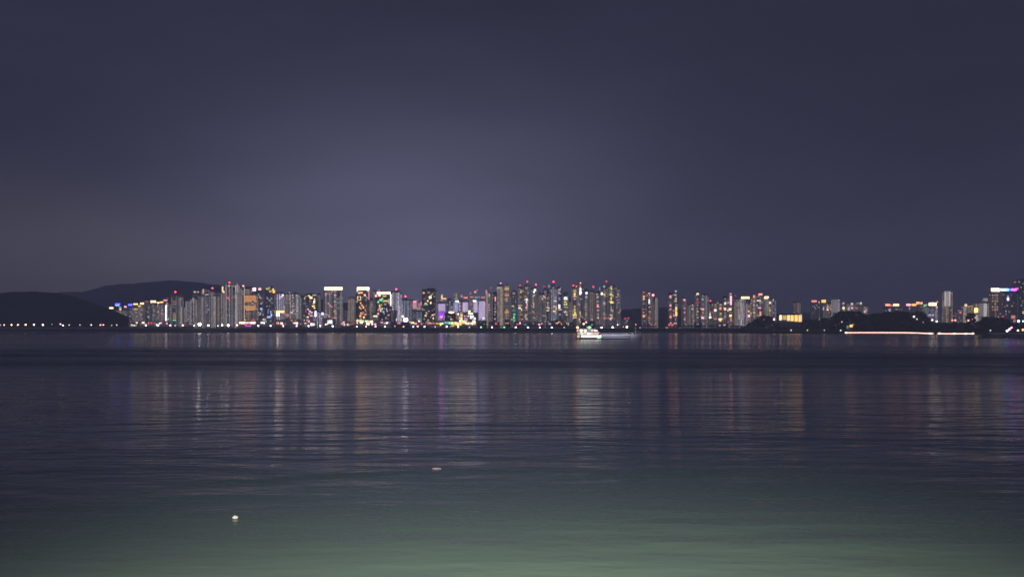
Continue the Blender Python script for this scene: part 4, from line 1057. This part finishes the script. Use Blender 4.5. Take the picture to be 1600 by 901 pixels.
# ------------------------------------------------------------------ golden pavilion on the headland
Yp = 1440
k = Yp / F
z0 = P(0, 505, Yp).z
pv = empty('pavilion', ((1233 - 800) * k, Yp, z0))
tag(pv, 'small glowing golden pavilion on the dark wooded headland', 'pavilion')
wd = 34 * k
b = MB(); b.box(-wd / 2, wd / 2, -6, 6, -8, 1.6); b.build('plinth', M['stone'], pv)
b = MB(); b.box(-wd / 2 + 1, wd / 2 - 1, -4, 5, 1.6, 15.4); b.build('wall', M['warm'], pv)
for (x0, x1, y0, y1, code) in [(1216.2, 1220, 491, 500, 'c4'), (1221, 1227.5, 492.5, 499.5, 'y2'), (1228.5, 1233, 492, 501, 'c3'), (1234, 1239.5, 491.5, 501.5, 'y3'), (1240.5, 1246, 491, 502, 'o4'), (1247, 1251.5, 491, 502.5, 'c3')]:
    o = link('glowing_wall_bay', lit_mesh(code), pv)  # the bay itself glows, standing in for light falling on the wall
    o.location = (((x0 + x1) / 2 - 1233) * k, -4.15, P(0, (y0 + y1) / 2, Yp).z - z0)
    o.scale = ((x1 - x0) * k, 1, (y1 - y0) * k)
for i in range(7):
    b = MB()
    xx = -wd / 2 + 0.4 + i * (wd - .8) / 6
    b.tube((xx, -5.2, 1.6), (xx, -5.2, 15.4), 0.32, 0.28, 10)
    b.build('column', M['warm'], pv)
b = MB()
b.box(-wd / 2 - .4, wd / 2 + .4, -6.4, 6, 15.4, 16.1)
i0 = len(b.v)
hw = wd / 2 + .9
b.v += [(-hw, -7, 16.1), (hw, -7, 16.1), (hw, 6.6, 16.1), (-hw, 6.6, 16.1), (-hw + 5, -.2, 18.4), (hw - 5, -.2, 18.4)]
b.f += [(i0, i0 + 1, i0 + 5, i0 + 4), (i0 + 1, i0 + 2, i0 + 5), (i0 + 2, i0 + 3, i0 + 4, i0 + 5), (i0 + 3, i0, i0 + 4), (i0 + 3, i0 + 2, i0 + 1, i0)]
b.build('roof', M['dark'], pv)

# small lantern kiosk above the tip of the light line
kz = P(0, 515, 1275).z
ks = empty('kiosk', ((1327 - 800) * 1275 / F, 1275, kz))
tag(ks, 'small kiosk with an amber lamp above the left tip of the light line', 'kiosk')
b = MB(); b.box(-5, 5, -2, 2, -2, 4); b.build('wall', M['warm'], ks)
b = MB(); b.box(-5.6, 5.6, -2.6, 2.6, 4, 4.5); b.build('roof', M['dark'], ks)
for (lx, ly, code, lw, lh) in parse('1329,509,o4,4.6,3.4 1332,506.6,o1,3,2 1323.4,510.6,g1,3,4'):
    o = link('lamp_pane', lit_mesh(code), ks)
    o.location = ((lx - 1327) * 1275 / F, -2.3, P(0, ly, 1275).z - kz)
    o.scale = (lw * 1.06, 1, lh * 1.06)


# ------------------------------------------------------------------ quay with the long light line
def quay(pts, label_q, label_l, code, z_off=0.0):
    q = MB()
    for (a, b_) in zip(pts, pts[1:]):
        pa, pb = P(*a), P(*b_)
        q.prism([(pa.x, pa.y + .4), (pb.x, pb.y + .4), (pb.x, pb.y + 6), (pa.x, pa.y + 6)], -1.5, min(pa.z, pb.z) + 0.25)
    tag(q.build('quay_wall', M['stone']), label_q, 'quay')
    l = MB()
    for (a, b_) in zip(pts, pts[1:]):
        l.tube(P(*a), P(*b_), 0.55, None, 8)
    tag(l.build('light_line', glow(code, 1.5)), label_l, 'light strip')


quay([(1320, 519.4, 1238), (1345, 519.3, 1225), (1380, 519.3, 1200), (1410, 519.4, 1175), (1430, 519.8, 1165), (1445, 520.4, 1155), (1458.6, 520.8, 1148)],
     'low stone quay under the long glowing light line', 'long continuous pinkish white light line at the water edge', 'q4')
quay([(1465, 520.9, 1146), (1480, 521.1, 1140), (1500, 521.1, 1134), (1512, 521.2, 1132), (1522, 520.8, 1130)],
     'low stone quay under the shorter light line', 'shorter pinkish white light line beyond the small gap', 'q4')
for i, (px, py, Y, R) in enumerate([(1453, 520.8, 1149, 1.8), (1467.4, 520.8, 1143, 1.8), (1490.6, 521, 1135, 1.6), (1508.6, 521.1, 1131, 1.9), (1519.6, 520.8, 1129, 1.7), (1322, 519.3, 1235, 1.4)]):
    b = MB(); c = P(px, py, Y); b.ball((0, 0, 0), R * .62)
    o = b.build('quay_lamp', glow('c5', 2))
    o.location = (c.x, c.y - 1, c.z)
    tag(o, ['cream ball lamp at the end of the long light line', 'cream ball lamp starting the shorter light line', 'cream ball lamp a third along the shorter light line', 'largest cream ball lamp on the shorter light line',
            'last cream ball lamp of the shorter light line', 'cream ball lamp starting the long light line'][i], 'lamp', 'ball lamps on the light lines')

# ------------------------------------------------------------------ breakwater cut by the picture edge
bw_ = MB()
rr = random.Random(5)
for i in range(900):
    u = rr.random() ** 0.9
    X = 287 + u * 170
    v = rr.uniform(-1, 1)
    hh = 3.0 * (1 - abs(v)) * min(1, (X - 284) / 14)
    s = rr.uniform(.5, 1.25)
    bw_.ball((X, 470 + v * 7 + (X - 287) * 0.02, hh * .95 - .2), s, s * rr.uniform(.7, 1.2), s * rr.uniform(.5, .9), 6, 4, 0.5, rr.random() * 60)
bw_.prism([(290, 466), (460, 468), (460, 474), (290, 472)], -1, 2.4)
bwo = bw_.build('breakwater', M['stone'])
cp = MB(); cp.prism([(291, 467.5), (460, 469.5), (460, 472), (291, 470.5)], 2.45, 3.1); cp.build('cap', M['concrete'], bwo)
tag(bwo, 'low dark rock breakwater entering the bay from the picture edge', 'breakwater')


# ------------------------------------------------------------------ the boat
Yb = 384.0
kb = Yb / F
bt = empty('ferry', ((950 - 800) * kb, Yb, 0))
tag(bt, 'grey flat decked ferry with a brightly lit stern house on the dark water', 'boat')


def bxp(px):
    return (px - 950) * kb


def bzp(py):
    return P(0, py, Yb).z


hb = MB()
secs = []
for (px, half, ztop, zbot) in [(900, 2.6, 2.3, 0.0), (905, 3.4, 2.2, -.6), (930, 3.8, 1.9, -.8), (960, 3.8, 1.7, -.8), (980, 3.5, 1.8, -.7), (988, 2.8, 2.3, -.4), (996, 1.6, 2.9, .4), (1002, .3, 3.3, 1.6)]:
    secs.append((bxp(px), half, ztop, zbot))
for (x, h_, zt, zbm) in secs:
    hb.v += [(x, -h_, zt), (x, -h_ * .92, (zt + zbm) / 2), (x, -h_ * .7, zbm), (x, h_ * .7, zbm), (x, h_ * .92, (zt + zbm) / 2), (x, h_, zt)]
for i in range(len(secs) - 1):
    a = i * 6
    for j in range(5):
        hb.f.append((a + j, a + j + 1, a + j + 7, a + j + 6))
    hb.f.append((a + 5, a, a + 6, a + 11))
hb.f.append((5, 4, 3, 2, 1, 0))
e_ = (len(secs) - 1) * 6
hb.f.append(tuple(e_ + j for j in range(6)))
hb.build('hull', M['hull'], bt)
bb_ = MB()
bb_.box(bxp(903), bxp(984), -3.55, 3.55, -.5, .32)
bb_.build('boot_stripe', M['keel'], bt)
bu = MB()
for sgn in (-1, 1):
    bu.box(bxp(936), bxp(984), sgn * 3.65 - .08, sgn * 3.65 + .08, 1.7, 2.6)
bu.build('bulwark', M['hull'], bt)
lh_ = MB(); lh_.box(bxp(902), bxp(934), -3.0, 3.0, 1.95, 3.9); dk = lh_.build('main_deck_house', M['cabin'], bt)
uh = MB(); uh.box(bxp(902), bxp(929), -2.6, 2.6, 4.1, 5.2); uk = uh.build('upper_deck_house', M['cabin'], bt)
dd = MB(); dd.box(bxp(900.5), bxp(935), -3.3, 3.3, 3.9, 4.1); dd.build('upper_deck', M['hull'], bt)
rf = MB(); rf.box(bxp(900.5), bxp(931), -2.9, 2.9, 5.2, 5.35); rf.build('roof', M['cabin'], bt)
wh = MB(); wh.box(bxp(916), bxp(924), -1.6, 1.6, 5.35, 6.6); wk = wh.build('wheelhouse', M['cabin'], bt)
rp = MB(); rp.prism([(0, 0), (1, 0), (1, 1), (0, 1)], 0, .01)
rp = MB()
i0 = 0
rp.v += [(bxp(934), -2.6, 3.9), (bxp(944), -2.6, 2.0), (bxp(944), 2.6, 2.0), (bxp(934), 2.6, 3.9), (bxp(934), -2.6, 3.7), (bxp(943), -2.6, 1.9), (bxp(943), 2.6, 1.9), (bxp(934), 2.6, 3.7)]
rp.f += [(0, 1, 2, 3), (7, 6, 5, 4), (0, 4, 5, 1), (1, 5, 6, 2), (2, 6, 7, 3), (3, 7, 4, 0)]
rp.build('stair_ramp', M['hull'], bt)
for (x, z, L, H_, par, code, yy) in [(bxp(910), 3.05, 3.4, .75, dk, 'c2', -3.04), (bxp(921), 3.05, 3.0, .75, dk, 'w2', -3.04), (bxp(930), 3.05, 2.2, .75, dk, 'c2', -3.04),
                                 (bxp(907), 4.65, 1.4, .5, uk, 'w1', -2.64), (bxp(914), 4.65, 1.4, .5, uk, 'g1', -2.64), (bxp(921), 4.65, 1.6, .5, uk, 'c1', -2.64), (bxp(926.5), 4.65, .9, .5, uk, 'p2', -2.64),
                                 (bxp(920), 6.0, 1.9, .5, wk, 'd2', -1.64)]:
    o = link('window', lit_mesh(code), par)
    o.location = (x, yy, z)
    o.scale = (L, 1, H_)
for (px, py, code, R, yy) in [(901.6, 511.4, 'c5', .62, -2.9), (901.6, 516.4, 's4', .48, -3.2), (907.4, 516.4, 'w5', .62, -3.1), (913.6, 516.6, 'w5', .62, -3.1), (920.4, 511.4, 'g5', .62, -1.9), (924, 516.2, 'p5', .42, -3.1), (929, 516.4, 'w5', .42, -3.1),
                              (931.6, 516.4, 'w4', .38, -3.1), (902.6, 521, 'c3', .42, -3.4), (908.2, 521, 'g4', .45, -3.4), (918, 520.6, 'w5', .40, -3.4), (920.6, 521, 'w4', .3, -3.4), (902.6, 525.4, 'c3', .6, -3.5), (933.6, 520, 'p3', .45, -3.2)]:
    b = MB(); b.ball((bxp(px), yy, bzp(py)), R, seg=10, rings=7); b.build('deck_lamp', glow(code, 0.5), bt, True)
dl = MB(); dl.box(bxp(907), bxp(938), -4.0, -3.85, 1.2, 2.1); dl.build('lit_car_deck', glow('w3'), bt)
dl2 = MB(); dl2.box(bxp(932), bxp(937), -4.02, -3.86, .75, 1.2); dl2.build('side_lamp', glow('g4'), bt)
ms = MB(); ms.tube((bxp(993), 0, 2.4), (bxp(993), 0, 7.1), .13, .07, 8); ms.tube((bxp(991.6), 0, 5.6), (bxp(994.4), 0, 5.6), .05, .05, 6); ms.build('bow_mast', M['cabin'], bt)
ms = MB(); ms.tube((bxp(912), 0, 5.3), (bxp(912), 0, 7.4), .08, .05, 6); ms.build('stern_mast', M['cabin'], bt)
rl = MB()
for i in range(14):
    px = 940 + i * 4
    for sgn in (-1, 1):
        rl.tube((bxp(px), sgn * 3.5, 1.7), (bxp(px), sgn * 3.5, 3.1 if px < 984 else 2.9), .03, None, 5)
for sgn in (-1, 1):
    rl.tube((bxp(940), sgn * 3.5, 3.1), (bxp(984), sgn * 3.5, 3.1), .03, None, 5)
    rl.tube((bxp(984), sgn * 3.4, 3.1), (bxp(1000), sgn * .7, 3.9), .03, None, 5)
rl.build('railing', M['cabin'], bt)
wc = MB(); wc.box(bxp(986), bxp(989), -1, 1, 2.3, 3.1); wc.build('winch', M['hull'], bt)


for px in (944, 958, 972, 988):      # unseen spots added outboard of the rail to brighten the hull side
    ll = bpy.data.lights.new('hull_fill_light', 'SPOT')
    ll.spot_size = math.radians(140)
    ll.spot_blend = 0.6
    ll.energy = 240
    ll.color = (0.95, 0.92, 1.0)
    ll.shadow_soft_size = 0.1
    lo = bpy.data.objects.new('hull_fill_light', ll)
    COL.objects.link(lo)
    lo.parent = bt
    lo.location = (bxp(px), -5.6, 4.0)
    lo.rotation_euler = (math.radians(62), 0, 0)      # aimed inboard at the plating


# ------------------------------------------------------------------ small things adrift near the camera
Yf = 4 * F / (810 - HY)
fl = empty('float', ((367.5 - 800) / F * Yf, Yf, 0))
tag(fl, 'small cream white foam float shining on the near water', 'float')
b = MB(); b.ball((0, 0, .03), .062, .05, .036, 16, 10, 0.12, 4); b.build('body', M['foam'], fl, True)
b = MB(); b.tube((-.012, 0, .03), (-.012, 0, .078), .012, .010, 8); b.build('peg', M['foam'], fl)
Yf = 4 * F / (732.5 - HY)
bo = empty('bottle', ((682 - 800) / F * Yf, Yf, 0))
bo.rotation_euler = (0, math.radians(90), math.radians(8))
tag(bo, 'pale pink bottle lying adrift on the dark water', 'bottle')
b = MB()
prof = [(-.12, .0), (-.118, .028), (-.05, .033), (.04, .033), (.075, .018), (.10, .014)]
for (z, r) in prof:
    for s_ in range(12):
        t_ = s_ * math.pi / 6
        b.v.append((math.cos(t_) * r - .012, math.sin(t_) * r, z))
for i in range(len(prof) - 1):
    for s_ in range(12):
        s2 = (s_ + 1) % 12
        b.f.append((i * 12 + s_, i * 12 + s2, i * 12 + 12 + s2, i * 12 + 12 + s_))
b.build('body', M['pink'], bo, True)
b = MB(); b.tube((-.012, 0, .10), (-.012, 0, .122), .017, .017, 10); b.build('cap', M['cabin'], bo)
Yf = 4 * F / (704.5 - HY)
sc = MB()
rr = random.Random(2)
pts = []
for i in range(14):
    a = i / 14 * 6.283
    r = 1 + .3 * math.sin(3 * a) + .2 * rr.random()
    pts.append((math.cos(a) * .12 * r, math.sin(a) * .10 * r))
sc.prism(pts, .004, .02)
o = sc.build('drifting_scrap', M['dark'])
o.location = ((1006 - 800) / F * Yf, Yf, 0)
tag(o, 'faint grey scrap drifting flat on the water below the boat', 'scrap')


# ------------------------------------------------------------------ haze
hz = MB()
hz.box(-5600, 5600, -120, 5300, -6, 325)
hm = bpy.data.materials.new('haze_air')
hm.use_nodes = True
hm.node_tree.nodes.clear()
t = NT(hm.node_tree)
pvn = t.n('ShaderNodeVolumePrincipled')
pvn.inputs['Color'].default_value = (0.66, 0.72, 1.0, 1)
pvn.inputs['Density'].default_value = 0.00026
pvn.inputs['Anisotropy'].default_value = 0.0
oo = t.n('ShaderNodeOutputMaterial')
t.l(pvn.outputs[0], oo.inputs['Volume'])
tag(hz.build('haze', hm), kind='stuff')
